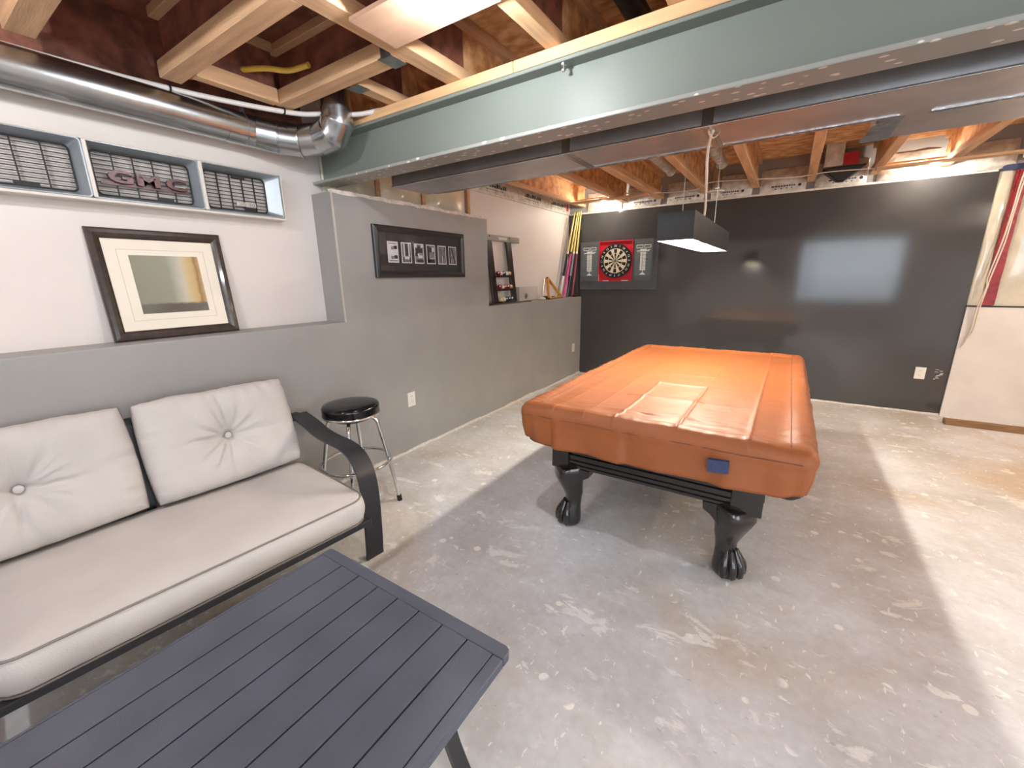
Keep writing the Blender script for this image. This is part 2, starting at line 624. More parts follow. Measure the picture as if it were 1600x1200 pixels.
# left wall: boxed-out grey lower wall with two deep ledges
wl_o = struct('wall_left', MB().box((XP - 0.12, YR - .1, 0), (XP, YB + .25, ZS)), 'pale_paint')
lower = MB()
prof = [(YR - .1, 0), (YB, 0), (YB, 1.215), (3.645, 1.215), (3.645, 2.098), (1.868, 2.098), (1.868, 1.211), (YR - .1, 1.211)]
lower.prism([(XP, y, z) for y, z in prof], (XL - XP, 0, 0))
struct('knee_wall', lower, 'grey_paint', wl_o, bevel=0.006, segs=2)
edge = MB()      # torn raw drywall edge on top of the tall section
ys = [1.868 + (3.66 - 1.868) * i / 40 for i in range(41)]
rg = []
for y in ys:
    h = 2.112 + random.uniform(-.004, .006)
    x1 = XL + .004 + random.uniform(-.002, .003)
    rg.append([(XL - .03, y, 2.094), (x1, y, 2.088 + random.uniform(-.006, .004)), (x1, y, h), (XL - .03, y, h)])
edge.rings(rg)
struct('drywall_edge', edge, 'plaster_edge', wl_o)
foot = MB()      # ragged bare strip at the foot of the grey wall
rg = []
for i in range(80):
    y = -1.7 + i * (YB + 1.7) / 79
    h = 0.014 + 0.040 * abs(mnoise.noise(Vector((y * 2.6, 0, 0)))) + random.uniform(0, .010)
    rg.append([(XL, y, 0.0), (XL + .010, y, 0.0), (XL + .010, y, h), (XL, y, h)])
foot.rings(rg)
struct('floor_strip', foot, 'plaster_edge', wl_o)
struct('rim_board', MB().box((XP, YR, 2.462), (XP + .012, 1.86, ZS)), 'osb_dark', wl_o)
corner = MB().box((XL + .0005, 1.862, 1.21), (XL + .003, 1.875, 2.1))
corner.box((XL - .006, 1.8655, 1.21), (XL + .003, 1.8685, 2.1))
struct('corner_bead', corner, 'lip_cream', wl_o)
# insulation showing above the tall section, behind plastic film
yy = [(1.95, 2.42), (2.46, 2.93), (2.97, 3.52)]
for a, b_ in yy:
    m = MB()
    R = []
    for i in range(13):
        t = i / 12
        R.append([Vector((XP + .02 + .035 * math.sin(math.pi * t) * math.sin(math.pi * min(1, s / 6 + .1)) + random.uniform(0, .006), a + (b_ - a) * t, 2.08 + .42 * s / 6)) for s in range(7)])
    m.rings(R, closed=False, cap=False)
    struct('insulation_film', m, 'poly_film', wl_o, smooth=180)
for y in (2.44, 2.95, 3.60):
    struct('stud', MB().box((XP, y - .02, 2.08), (XP + .04, y + .02, ZJ)), 'wood_joist', wl_o)
# printed housewrap band along the top of the pale wall
b0 = MB()
y0, y1 = 3.3, 6.03
b0.box((XP, y0, 2.418), (XP + .012, y1, 2.60))
struct('housewrap', b0, 'poly_white', wl_o)
struct('wall_cap', MB().box((XP, 3.62, 2.405), (XP + .018, YB, 2.422)), 'plaster_edge', wl_o)
def band(t, y):     # point on the housewrap band, t from lower to upper edge
    return Vector((XP + .0128, y, 2.425 + .14 * t))
def band_quad(m, ta, tb, ya, yb):
    m.quad(band(ta, ya), band(tb, ya), band(tb, yb), band(ta, yb))
pr = MB()
for s in (3.95, 4.75, 5.45):
    y = s
    for k in range(9):
        wd = random.uniform(.02, .045)
        band_quad(pr, .45, .75 if k % 3 else .6, y, y + wd)
        y += wd + .012
    for k in range(7):
        band_quad(pr, .25, .3, s + k * .05, s + k * .05 + .035)
struct('printed_lettering', pr, 'print_black', wl_o)
pr = MB()
band_quad(pr, .25, .8, 3.66, 3.8); band_quad(pr, .2, .85, 5.93, 5.99); band_quad(pr, .5, .85, 5.86, 5.9)
struct('printed_red_mark', pr, 'print_red', wl_o)

# back wall
wb = struct('wall_back', MB().box((XP - .12, YB + .012, 0), (XR + .1, YB + .2, ZS)), 'grey_paint')
struct('dark_panel', MB().box((XP, YB - .012, 0.012), (1.512, YB + .012, 2.405)), 'dark_paint', wb)
struct('panel_cap', MB().box((XP, YB - .014, 2.403), (1.50, YB + .012, 2.424)), 'plaster_edge', wb)
m = MB()
rg = []
for i in range(60):
    x = XL + i * (1.51 - XL) / 59
    h = .012 + .012 * abs(mnoise.noise(Vector((x * 3, 3, 0)))) + random.uniform(0, .004)
    rg.append([(x, YB - .022, 0), (x, YB - .010, 0), (x, YB - .010, h), (x, YB - .022, h)])
struct('floor_strip', m.rings(rg), 'plaster_edge', wb)
struct('white_panel', MB().box((1.514, YB - .03, .0), (2.17, YB + .012, 1.152)), 'white_board', wb)
struct('dark_gap', MB().box((2.172, YB - .01, .0), (2.6, YB + .012, 1.152)), 'outlet_dark', wb)
struct('concrete_ledge', MB().box((1.512, YB - .035, 1.153), (3.5, YB + .012, 1.166)), 'outlet_dark', wb)
for xa, xb in ((1.512, 1.62), (1.69, 2.35), (2.40, 3.0)):
    m = MB()
    R = []
    n1 = 16
    for i in range(n1 + 1):
        t = i / n1
        R.append([Vector((xa + (xb - xa) * t, YB - .002 - (.05 if xb - xa > .2 else .015) * math.sin(math.pi * t) ** .6 * math.sin(math.pi * min(1, s / 20 + .05)) ** .5 - .006 * mnoise.noise(Vector((t * 3 + xa, s * .35, 1))), 1.166 + (2.46 - 1.166) * s / 20)) for s in range(21)])
    m.rings(R, closed=False, cap=False)
    struct('insulation_film', m, 'poly_film', wb, smooth=180)
tp = MB()
rg = []
for s in range(16):
    z = 1.17 + (2.43 - 1.17) * s / 15
    dx = .002 * math.sin(s * 1.7)
    rg.append([(1.612 + dx, YB - .022, z), (1.698 + dx, YB - .022, z), (1.698 + dx, YB - .014, z), (1.612 + dx, YB - .014, z)])
struct('red_seam_tape', tp.rings(rg), 'red_tape', wb)
struct('top_plate', MB().box((1.52, YB - .03, 2.40), (1.66, YB + .01, 2.45)), 'print_navy', wb)
sc_ = MB()      # scraped patch of paint beside the outlet
for k in range(9):
    x, z = 1.40 + random.uniform(0, .05), .385 + k * .013
    sc_.box((x, YB - .0128, z), (x + random.uniform(.012, .03), YB - .0118, z + random.uniform(.003, .008)))
struct('scraped_paint', sc_, 'plaster_edge', wb)
# plastic-wrapped insulation between the joist ends
jx = [-2.665, -2.07, -1.54, -1.01, -.48, .05, .58, 1.11, 1.64, 2.17, 2.7]
for a, b_ in zip(jx[:-1], jx[1:]):
    m = MB()
    R = []
    for i in range(11):
        t = i / 10
        R.append([Vector((a + .04 + (b_ - a - .08) * t, YB - .005 - .085 * math.sin(math.pi * t) ** .5 * math.sin(math.pi * s / 7 * .9 + .2) - .02 * mnoise.noise(Vector((t * 5 + a, s * .7, 2))), 2.42 + .25 * s / 7)) for s in range(8)])
    m.rings(R, closed=False, cap=False)
    struct('insulation_film', m, 'poly_white', wb, smooth=180)
    if b_ < .7 and a > -2.6:
        p = MB()
        x = a + .16
        for k in range(9):
            wd = random.uniform(.012, .03)
            p.box((x, YB - .105, 2.463), (x + wd, YB - .103, 2.478))
            if k % 2: p.box((x, YB - .105, 2.44), (x + wd * .8, YB - .103, 2.45))
            x += wd + .006
        p.lathe([(.016, 0), (.016, .002)], (x + .035, YB - .106, 2.468), 14, 'y')
        struct('printed_lettering', p, 'print_navy', wb)
m = MB()
m.box((1.478, 5.68, 0), (3.2, 5.77, .052))
pl = obj('floor_plank', m, 'brown_plank', bevel=.003)
tag(pl, 'brown wooden plank lying along the foot of the white panel', 'plank')

# unseen walls that close the room, with the daylight window behind the camera
GA, GB, GH = -1.55, .55, 2.12
m = MB()
m.box((XR, YR - .1, 0), (XR + .12, GA, ZS)); m.box((XR, GB, 0), (XR + .12, YB + .25, ZS)); m.box((XR, GA, GH), (XR + .12, GB, ZS)); m.box((XR, GA, 0), (XR + .12, GB, .04))
struct('wall_right', m, 'pale_paint')
m = MB()
for a, b_ in (((GA, .04), (GA + .06, GH)), ((GB - .06, .04), (GB, GH)), ((-.54, .04), (-.46, GH)), ((GA, .04), (GB, .12)), ((GA, GH - .07), (GB, GH))):
    m.box((XR + .03, a[0], a[1]), (XR + .08, b_[0], b_[1]))
struct('added_door_1', m, 'window_white')  # unseen glass door added to let more daylight into the near half
WX0, WX1, WZ0, WZ1 = 0.12, 2.25, 0.72, 2.36
m = MB()
m.box((XP - .1, YR - .15, 0), (WX0, YR, ZS)); m.box((WX1, YR - .15, 0), (XR + .1, YR, ZS))
m.box((WX0, YR - .15, 0), (WX1, YR, WZ0)); m.box((WX0, YR - .15, WZ1), (WX1, YR, ZS))
struct('wall_front', m, 'pale_paint')
wn = MB()
for (a, b_) in (((WX0, WZ0), (WX0 + .06, WZ1)), ((WX1 - .06, WZ0), (WX1, WZ1)), ((WX0, WZ0), (WX1, WZ0 + .06)), ((WX0, WZ1 - .06), (WX1, WZ1)),
                ((WX0, 1.06), (WX1, 1.10)), ((WX0, 1.30), (WX1, 1.325)), ((.36, WZ0), (.40, WZ1))):
    wn.box((a[0], YR - .1, a[1]), (b_[0], YR - .05, b_[1]))
win = struct('window_1', wn, 'window_white')
struct('window_sill', MB().box((WX0 - .05, YR - .04, WZ0 - .03), (WX1 + .05, YR + .06, WZ0)), 'window_white', win)
g = MB().box((-9, -14, .35), (12, YR - .16, .4))
g.box((XR + .13, YR - .16, -.1), (16, 9, .0))
struct('ground_1', g, 'outside_ground')

# ceiling: subfloor of boards' sheets above the joists
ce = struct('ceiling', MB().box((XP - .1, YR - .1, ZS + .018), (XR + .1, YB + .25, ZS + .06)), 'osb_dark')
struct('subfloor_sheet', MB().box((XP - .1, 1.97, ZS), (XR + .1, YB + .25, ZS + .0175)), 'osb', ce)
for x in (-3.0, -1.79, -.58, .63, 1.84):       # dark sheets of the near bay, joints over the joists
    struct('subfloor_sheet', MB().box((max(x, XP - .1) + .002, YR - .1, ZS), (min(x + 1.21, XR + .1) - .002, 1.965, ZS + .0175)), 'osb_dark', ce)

# ------------------------------------------------------------------ steel beam
BY0, BY1, BZ0, BZ1 = 1.893, 2.053, 2.165, 2.440
bm_ = thing('steel_beam', (.3, 1.973, BZ0), 'grey-green painted steel beam spanning the room under the joists', 'beam')
obj('web', MB().box((XP, 1.966, BZ0 + .016), (XR, 1.980, BZ1 - .014)), 'beam_paint', bm_)
obj('bottom_flange', MB().box((XP, BY0, BZ0), (XR, BY1, BZ0 + .018)), 'beam_under', bm_, bevel=.003)
obj('top_flange', MB().box((XP, BY0, BZ1 - .016), (XR, BY1, BZ1)), 'beam_paint', bm_, bevel=.003)
bo = MB().tube([(-.964, 1.915, 2.425), (-.964, 1.915, 2.392)], .006, 8)
bo.lathe([(.012, 0), (.012, .008)], (-.964, 1.915, 2.416), 6)
bo.lathe([(.010, 0), (.010, .006)], (-.964, 1.915, 2.394), 6)
obj('bolt', bo, 'bolt', bm_)
pt = thing('beam_top_plate', (.3, 1.973, BZ1), 'pale timber plate in two lengths lying on the steel beam', 'plate')
obj('board', MB().box((-2.56, BY0 - .002, BZ1 + .001), (-1.221, BY1, ZJ)), 'wood_plate', pt, bevel=.003)
obj('board', MB().box((-1.217, BY0 - .002, BZ1 + .001), (XR, BY1, ZJ)), 'wood_plate', pt, bevel=.003)

# ------------------------------------------------------------------ joists
def joist(label, along, c, a, b, wdt=.075, fh=.055, group='floor joists'):
    """I-joist: two timber flanges and a strand-board web"""
    loc = (c, (a + b) / 2, ZJ) if along == 'y' else ((a + b) / 2, c, ZJ)
    t = thing('floor_joist', loc, label, 'joist', group)
    def bx(h, z0, z1):
        return MB().box((c - h, a, z0), (c + h, b, z1)) if along == 'y' else MB().box((a, c - h, z0), (b, c + h, z1))
    mt = 'wood_joist' if along == 'y' else 'wood_joist_cross'
    obj('bottom_flange', bx(wdt / 2, ZJ + .001, ZJ + fh), mt, t, bevel=.003)
    def wb_(p, q):
        return MB().box((c - .006, p, ZJ + fh), (c + .006, q, ZS - .045)) if along == 'y' else MB().box((p, c - .006, ZJ + fh), (q, c + .006, ZS - .045))
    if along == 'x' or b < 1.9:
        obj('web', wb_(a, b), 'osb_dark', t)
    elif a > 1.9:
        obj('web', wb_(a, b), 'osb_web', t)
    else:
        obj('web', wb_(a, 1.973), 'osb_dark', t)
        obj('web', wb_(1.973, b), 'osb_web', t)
    obj('top_flange', bx(wdt / 2, ZS - .045, ZS - .001), mt, t, bevel=.003)
    return t
JY1 = 6.02
joist('slim edge joist running along the top of the pale left wall beside the printed wrap', 'y', -2.665, 2.06, JY1, .05, .04)
joist('joist above the corner bulb, first in from the edge joist', 'y', -2.05, 1.635, JY1)
joist('joist meeting the beam just left of the pale plywood panel, doubled and wide', 'y', -1.585, YR + .01, JY1, .10, .06)
joist('joist that carries the right end of the pale plywood panel', 'y', -1.01, YR + .01, JY1)
joist('joist whose far end stops just right of the white ceiling disc', 'y', -.48, YR + .01, JY1)
joist('joist that rises steeply in view, next left of the black vent opening', 'y', .05, YR + .01, JY1)
joist('joist just left of the bright bulb above the dark wall', 'y', .58, YR + .01, JY1)
joist('joist just right of the bright bulb above the dark wall', 'y', 1.11, YR + .01, JY1)
joist('joist past the right end of the dark wall, above the red tape', 'y', 1.66, YR + .01, JY1)
joist('joist farthest right over the plank side of the room', 'y', 2.2, YR + .01, JY1)
joist('short header joist with a steel hanger, nearest the beam', 'x', 1.572, -2.62, -1.637, .095, .075, 'cross joists by the pipe')
joist('cross joist in front of the yellow pipe, second from the beam', 'x', 1.065, -2.74, -1.637, .092, .075, 'cross joists by the pipe')
joist('cross joist at the top left, farthest from the beam', 'x', .56, -2.74, -1.637, .092, .075, 'cross joists by the pipe')
joist('short joist linking two cross joists over the white water pipe', 'y', -2.60, 1.115, 1.52, .06, .075, 'cross joists by the pipe')
hg = thing('joist_hanger', (-1.66, 1.572, ZJ), 'bent steel hanger at the wide joist end of the header joist', 'hanger', 'joist hangers')
obj('seat_plate', MB().box((-1.72, 1.52, ZJ - .004), (-1.64, 1.624, ZJ)), 'hanger', hg)
obj('side_plate', MB().box((-1.70, 1.519, ZJ - .004), (-1.64, 1.5235, ZJ + .06)), 'hanger', hg)
obj('side_plate', MB().box((-1.70, 1.6205, ZJ - .004), (-1.64, 1.625, ZJ + .06)), 'hanger', hg)
hg = thing('joist_hanger', (-2.05, 1.65, ZJ), 'small steel hanger under the short joist end near the elbow pipe', 'hanger', 'joist hangers')
obj('seat_plate', MB().box((-2.095, 1.625, ZJ - .004), (-2.005, 1.70, ZJ)), 'hanger', hg)
obj('side_plate', MB().box((-2.0935, 1.625, ZJ - .004), (-2.0895, 1.70, ZJ + .05)), 'hanger', hg)

# plywood panel and front bulb
tag(obj('plywood_panel', MB().box((-1.555, 1.245, 2.474), (-1.0, 1.485, ZJ)), 'plywood', bevel=.002), 'pale plywood panel screwed under two joists, holding the front bulb', 'panel')
def lamp(name, c, label, bm_name, top, bar=None):
    t = thing(name, (c[0], c[1], top), label, 'ceiling light', 'bare ceiling bulbs')
    h = top - c[2]
    if bar:
        obj('mounting_bar', MB().box((bar[0], c[1] - .035, top), (bar[1], c[1] + .035, top + .016)), 'wood_joist_cross', t)
    obj('lampholder', MB().lathe([(.055, h), (.055, h - .008), (.040, h - .022), (.022, h - .026), (.020, h - .035)], c, 24), 'lamp_base', t, smooth=40)
    obj('bulb', MB().ball(c, .03, 16, 10), bm_name, t, smooth=180)
    return t
lamp('ceiling_bulb', (-1.094, 1.325, 2.425), 'bare glowing bulb under the pale plywood panel', 'bulb_front', 2.474)
tag(obj('strapping_board', MB().box((-2.64, 5.49, ZJ - .02), (-1.60, 5.60, ZJ)), 'wood_joist_cross', bevel=.002), 'pale board nailed under the joists in the corner over the cues', 'board')
tag(obj('strapping_board', MB().box((.56, 5.60, ZJ - .02), (2.6, 5.70, ZJ)), 'wood_joist_cross', bevel=.002), 'long pale board nailed under the joists above the dark wall', 'board')
lamp('ceiling_bulb', (-2.247, 5.705, 2.479), 'bare glowing bulb in the corner above the dartboard', 'bulb_corner', 2.527, (-2.639, -2.088))
lamp('ceiling_bulb', (1.003, 5.80, 2.479), 'bare glowing bulb above the right part of the dark wall', 'bulb_rear', 2.527, (.618, 1.072))
lamp('ceiling_bulb', (-1.75, -.3, 2.43), 'added fill bulb out of view over the near end of the sofa', 'bulb_near_fill', ZS - .001)  # added out of view, overhead fill for sofa and near floor
lamp('ceiling_bulb', (1.38, -.45, 2.43), 'added fill bulb out of view at the window end of the room, toward the added glass door', 'bulb_near_fill', ZS - .001)  # second added bulb out of view, fill for the foreground
lamp('ceiling_bulb', (2.95, 4.2, 2.43), 'added fill bulb out of view past the right end of the dark wall', 'bulb_far_fill', ZS - .001)  # added out of view to brighten the far right side
dl = thing('lampholder_disc', (-.86, 5.70, 2.44), 'unlit white lampholder disc hanging by the lamp cord', 'fixture')
obj('disc', MB().lathe([(.02, 0), (.085, .004), (.092, .012), (.085, .02), (.03, .03)], (-.86, 5.70, 2.44), 28), 'white_plastic', dl, smooth=40)
obj('junction_box', MB().lathe([(.05, .03), (.052, .04), (.052, .1), (.05, .35)], (-.86, 5.70, 2.44), 8), 'foil', dl)

# ------------------------------------------------------------------ rectangular ducts
sd = thing('supply_duct', (0, 2.4, 2.15), 'long rectangular galvanised duct running beside the steel beam', 'duct')
DY0, DY1, DZ0, DZ1 = 2.225, 2.585, 2.15, 2.46
for a, b_ in ((-2.48, -1.10), (-1.10, -.40), (-.40, 2.6), (2.6, XR - .01)):
    obj('duct_section', MB().box((a + .001, DY0, DZ0), (b_ - .001, DY1, DZ1)), 'duct_sheet', sd, bevel=.003)
for x in (-1.10, -.40, 2.6):
    m = MB().box((x - .025, DY0 - .003, DZ0 - .005), (x + .025, DY1 + .003, DZ0))
    m.box((x - .012, DY0 - .004, DZ0 - .009), (x + .006, DY1 + .003, DZ0 - .004))
    m.box((x - .025, DY0 - .004, DZ0 - .004), (x + .025, DY0, DZ1))
    obj('seam_strip', m, 'seam_metal', sd, bevel=.001)
obj('highlight_hem', MB().box((-2.48, DY0 - .005, DZ0 - .003), (XR - .01, DY0 + .004, DZ0 + .005)), 'seam_metal', sd, bevel=.0015, segs=2)  # lighter lip added to draw the bright highlight along the lower edge
R = []
for i in range(60):
    x = -2.4 + i * (2.7 / 59)
    e = DY1 + .006 + .012 * mnoise.noise(Vector((x * 2, 0, 5)))
    R.append([(x, DY1 - .02, DZ0 - .004), (x, e, DZ0 - .006 + .006 * mnoise.noise(Vector((x * 3, 4, 5)))), (x, e, DZ0 + .012), (x, DY1 - .02, DZ0 + .004)])
obj('foil_edge', MB().rings(R), 'foil', sd, smooth=60)
rd = thing('return_duct', (1.7, 2.78, 2.16), 'wider sheet metal duct box alongside the long duct on the right', 'duct')
obj('duct_section', MB().box((.24, DY1 + .002, 2.155), (XR - .01, 2.975, 2.44)), 'duct_sheet', rd, bevel=.004)
R = []
for i in range(8):
    t = i / 7
    R.append([(.235 - .03 * t + .01 * math.sin(i * 2), DY1 + .002 + .39 * t, 2.148), (.32, DY1 + .002 + .39 * t, 2.15), (.32, DY1 + .002 + .39 * t, 2.154), (.235 - .03 * t, DY1 + .002 + .39 * t, 2.153)])
obj('foil_tape', MB().rings(R), 'foil', rd, smooth=60)
R = []
for i in range(30):
    x = .4 + i * .1
    R.append([(x, DY1 - .012, 2.146 - random.uniform(0, .002)), (x, DY1 + .03, 2.150 - random.uniform(0, .003)), (x, DY1 + .03, 2.154), (x, DY1 - .012, 2.152)])
obj('foil_tape', MB().rings(R), 'foil', rd, smooth=60)

# ------------------------------------------------------------------ round vent pipe with elbow
vp_ = thing('vent_pipe', (-2.80, 1.0, 2.30), 'round galvanised vent pipe along the wall above the truck grille', 'pipe')
PXX, PZZ, PR = -2.79, 2.372, .086
obj('pipe_run', MB().tube([(PXX, -1.6, PZZ), (PXX, .2, PZZ), (PXX, 1.46, PZZ)], PR, 28), 'galvanised', vp_, smooth=40)
obj('pipe_run', MB().tube([(PXX, 1.30, PZZ), (PXX, 1.475, PZZ)], PR + .002, 28), 'galvanised', vp_, smooth=40)
P0, P1, P2 = Vector((PXX, 1.47, PZZ - .008)), Vector((-2.62, 1.72, PZZ - .03)), Vector((-2.42, 1.775, 2.33))
el = [(-2.785, 1.47, PZZ), (-2.74, 1.58, PZZ - .012), (-2.66, 1.685, PZZ - .02), (-2.55, 1.745, PZZ - .015)]
el2 = [(-2.55, 1.745, PZZ - .015), (-2.455, 1.765, PZZ + .005), (-2.41, 1.775, 2.435), (-2.405, 1.775, 2.50)]
def gored(P, r):
    """sheet-metal elbow: straight gores with small ridges"""
    m = MB()
    pts, rr = [], []
    P = [Vector(p) for p in P]
    for i, p in enumerate(P):
        if 0 < i < len(P) - 1:
            t = (P[i + 1] - P[i - 1]).normalized()
            pts += [p - t * .008, p - t * .003, p + t * .003, p + t * .008]
            rr += [r, r + .006, r + .006, r]
        else:
            pts.append(p); rr.append(r)
    return m.tube(pts, rr, 28)
obj('elbow', gored(el, PR + .004), 'galvanised', vp_, smooth=30)
obj('elbow', gored(el2, PR + .005), 'galvanised', vp_, smooth=30)
obj('riser', MB().tube([(-2.405, 1.775, 2.48), (-2.405, 1.775, ZS - .01)], PR, 28), 'galvanised', vp_, smooth=40)
for y in (1.40,):
    m = MB()
    for k in range(13):
        a0 = math.pi * (-.6 + 1.3 * k / 12)
    m.tube([(PXX + (PR + .002) * math.cos(a), y, PZZ + (PR + .002) * math.sin(a)) for a in [math.pi * (-.45 + .95 * k / 14) for k in range(15)]], .003, 6)
    m.box((PXX + .03, y - .012, PZZ + PR - .02), (PXX + .033, y + .012, ZJ))
    obj('hanger_strap', m, 'hanger', vp_)
obj('tie_wire', MB().tube(spline([(-2.36, 1.73, 2.50), (-2.375, 1.70, 2.535), (-2.40, 1.70, 2.56)], 4), .003, 6), 'foil', vp_)
obj('tie_wire', MB().tube(spline([(-2.46, 1.70, 2.50), (-2.48, 1.69, 2.53), (-2.49, 1.70, 2.56)], 4), .003, 6), 'foil', vp_)

# water pipe (white flexible) with black clips, yellow gas line, drain stub
wp = thing('water_pipe', (-2.7, 1.0, 2.45), 'white flexible water pipe clipped under the cross joists', 'pipe')
pts = spline([(-2.87, -1.5, 2.46), (-2.85, -.2, 2.47), (-2.84, .517, 2.468), (-2.785, 1.084, 2.472), (-2.597, 1.582, 2.468), (-2.45, 1.74, 2.475), (-2.307, 1.852, 2.475), (-2.12, 1.95, 2.50)], 6)
obj('pipe_run', MB().tube(pts, .0135, 10), 'pex', wp, smooth=60)
for y, x in ((1.07, -2.787), (1.56, -2.607)):
    m = MB().tube([(x + .017 * math.cos(a), y, 2.47 + .017 * math.sin(a)) for a in [2 * math.pi * k / 10 for k in range(10)]], .005, 6, loop=True)
    m.box((x - .004, y - .006, 2.48), (x + .004, y + .006, ZJ))
    obj('clip', m, 'black_clip', wp)
gp = spline([(-2.9, 1.22, 2.60), (-2.647, 1.33, 2.605), (-2.5, 1.42, 2.612), (-2.395, 1.49, 2.60), (-2.25, 1.52, 2.60)], 6)
tag(obj('gas_line', MB().tube(gp, .014, 10), 'yellow_pipe', smooth=60), 'yellow plastic-coated line between the cross joists', 'pipe')
ds = thing('duct_boot', (-.74, 1.85, 2.55), 'round pale pipe end up between joists behind the beam plate', 'pipe')
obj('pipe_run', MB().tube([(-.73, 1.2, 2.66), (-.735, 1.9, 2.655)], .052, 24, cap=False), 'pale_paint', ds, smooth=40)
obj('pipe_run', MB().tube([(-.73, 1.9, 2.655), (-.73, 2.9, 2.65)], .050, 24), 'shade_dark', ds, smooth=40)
for (xa, label) in ((-1.30, 'pale round pipe between joists right of the corner bulb, nearer the cues'), (-.77, 'pale round pipe between joists left of the lamp cord')):
    t = thing('vent_stack', (xa, 4.6, 2.55), label, 'pipe', 'pale pipes between the far joists')
    obj('pipe_run', MB().tube([(xa + .03, 3.0, 2.66), (xa, 5.3, 2.66)], .055, 20), 'poly_white', t, smooth=40)
    obj('hanger_strap', MB().box((xa - .006, 5.0, 2.70), (xa + .006, 5.02, ZS - .001)), 'hanger', t)
    obj('pipe_end', MB().tube([(xa, 5.3, 2.66), (xa - .005, 5.42, 2.67)], [.06, .03], 20), 'foil', t, smooth=40)

# black vent opening between joists near the back wall
bv = thing('vent_funnel', (.32, 5.85, 2.47), 'black funnel-shaped vent cap between joists above the dark wall', 'vent')
obj('funnel', MB().hexa([(.27, 5.80, 2.43), (.33, 5.80, 2.43), (.33, 5.9, 2.43), (.27, 5.9, 2.43), (.13, 5.74, 2.56), (.50, 5.74, 2.56), (.50, 5.95, 2.56), (.13, 5.95, 2.56)]), 'black_clip', bv, bevel=.01)
obj('red_label', MB().box((.30, 5.72, 2.57), (.42, 5.735, 2.68)), 'print_red', bv)
obj('wrap', MB().box((.14, 5.735, 2.57), (.295, 5.75, ZS - .001)), 'poly_white', bv)

# electrical cables
c1 = spline([(-1.9, 5.5, 2.52), (-1.4, 5.6, 2.485), (-1.28, 5.6, 2.48), (-1.05, 5.6, 2.486), (-.9, 5.55, 2.53), (-.4, 5.55, 2.50), (-.1, 5.6, 2.486), (.2, 5.62, 2.50), (.57, 5.64, 2.484)], 5)
tag(obj('electrical_cable', MB().tube(c1, .006, 6), 'cable', smooth=60), 'thin white cable strung across the joist ends over the dartboard wall', 'cable')
for k, (dx, lab) in enumerate(((0, 'white cable hanging beside the red tape, the one ending lower'), (.018, 'white cable hanging over the red tape, the one ending higher'))):
    cp = [(1.70 + dx, 5.9, 2.56), (1.653 + dx, 5.985, 2.368), (1.64 + dx * .6, 5.985, 2.026), (1.627 + dx, 5.985, 1.771), (1.593 + dx, 5.985, 1.435), (1.60 + dx * .3, 5.98, 1.344), (1.573 + dx, 5.985, 1.138), (1.576 + dx, 6.005, .947)]
    if k == 0: cp += [(1.558, 6.01, .80), (1.535, 6.005, .74)]
    else: cp += [(1.575, 6.005, .86), (1.55, 5.99, .82)]
    tag(obj('electrical_cable', MB().tube(spline(cp, 5), .006, 7), 'cable', smooth=60), lab, 'cable')

# ------------------------------------------------------------------ pool table
TX0, TX1, TY0, TY1 = -1.235, .185, 1.935, 4.44
TCX, TCY = (TX0 + TX1) / 2, (TY0 + TY1) / 2
pt_ = thing('pool_table', (TCX, TCY, 0), 'pool table with dark claw-foot legs under an orange cover', 'pool table')
AX0, AX1, AY0, AY1 = -1.03, -.04, 2.10, 4.30      # leg centres' frame
def claw_leg(cx, cy, sx, sy):
    o = Vector((sx, sy, 0)).normalized()
    s = Vector((-o.y, o.x, 0))
    c = Vector((cx, cy, 0))
    # z, offset along o, half-width along o, half-width along s
    P = [(.395, -.004, .086, .080), (.385, .0, .090, .084), (.365, .006, .092, .085), (.335, .012, .088, .082), (.30, .012, .079, .076), (.26, .002, .067, .068), (.22, -.010, .058, .060), (.185, -.017, .051, .053), (.155, -.016, .048, .050), (.135, -.010, .051, .053), (.105, .0, .060, .059), (.07, .006, .068, .066), (.035, .008, .070, .068), (.012, .006, .066, .064), (.0, .004, .058, .056)]
    m = MB()
    R = []
    for z, off, a, b in P:
        ring = []
        for k in range(28):
            t = 2 * math.pi * k / 28
            q = 4.0 if z > .31 else (2.8 if z > .2 else 2.2)
            ca, sa = math.cos(t), math.sin(t)
            ra = a * math.copysign(abs(ca) ** (2 / q), ca)
            rb = b * math.copysign(abs(sa) ** (2 / q), sa)
            ring.append(c + o * (off + ra) + s * rb + Vector((0, 0, z)))
        R.append(ring)
    m.rings(R)
    for k in (-1.5, -.5, .5, 1.5):      # toes: ridge, knuckle, claw
        a = k * .62
        d = (o * math.cos(a) + s * math.sin(a)).normalized()
        b0 = c + o * .008
        m.tube([b0 + d * .036 + Vector((0, 0, .150)), b0 + d * .048 + Vector((0, 0, .118)), b0 + d * .062 + Vector((0, 0, .088)), b0 + d * .070 + Vector((0, 0, .058)), b0 + d * .072 + Vector((0, 0, .026)), b0 + d * .066 + Vector((0, 0, .010))],
               [.008, .015, .021, .021, .018, .008], 10)
        m.ball(b0 + d * .064 + Vector((0, 0, .078)), .0225, 10, 7)
    # bracket ears under the apron
    for d in (Vector((-sx, 0, 0)), Vector((0, -sy, 0))):
        n = Vector((-d.y, d.x, 0))
        p = [c + d * .09 + n * .0 + Vector((0, 0, z)) for z in ()]
        e = c + d * .05
        m.prism([e - n * .05 + Vector((0, 0, .392)), e - n * .05 + d * .085 + Vector((0, 0, .392)), e - n * .05 + d * .08 + Vector((0, 0, .352)), e - n * .05 + d * .045 + Vector((0, 0, .33)), e - n * .05 + Vector((0, 0, .28))], n * .10)
    return m
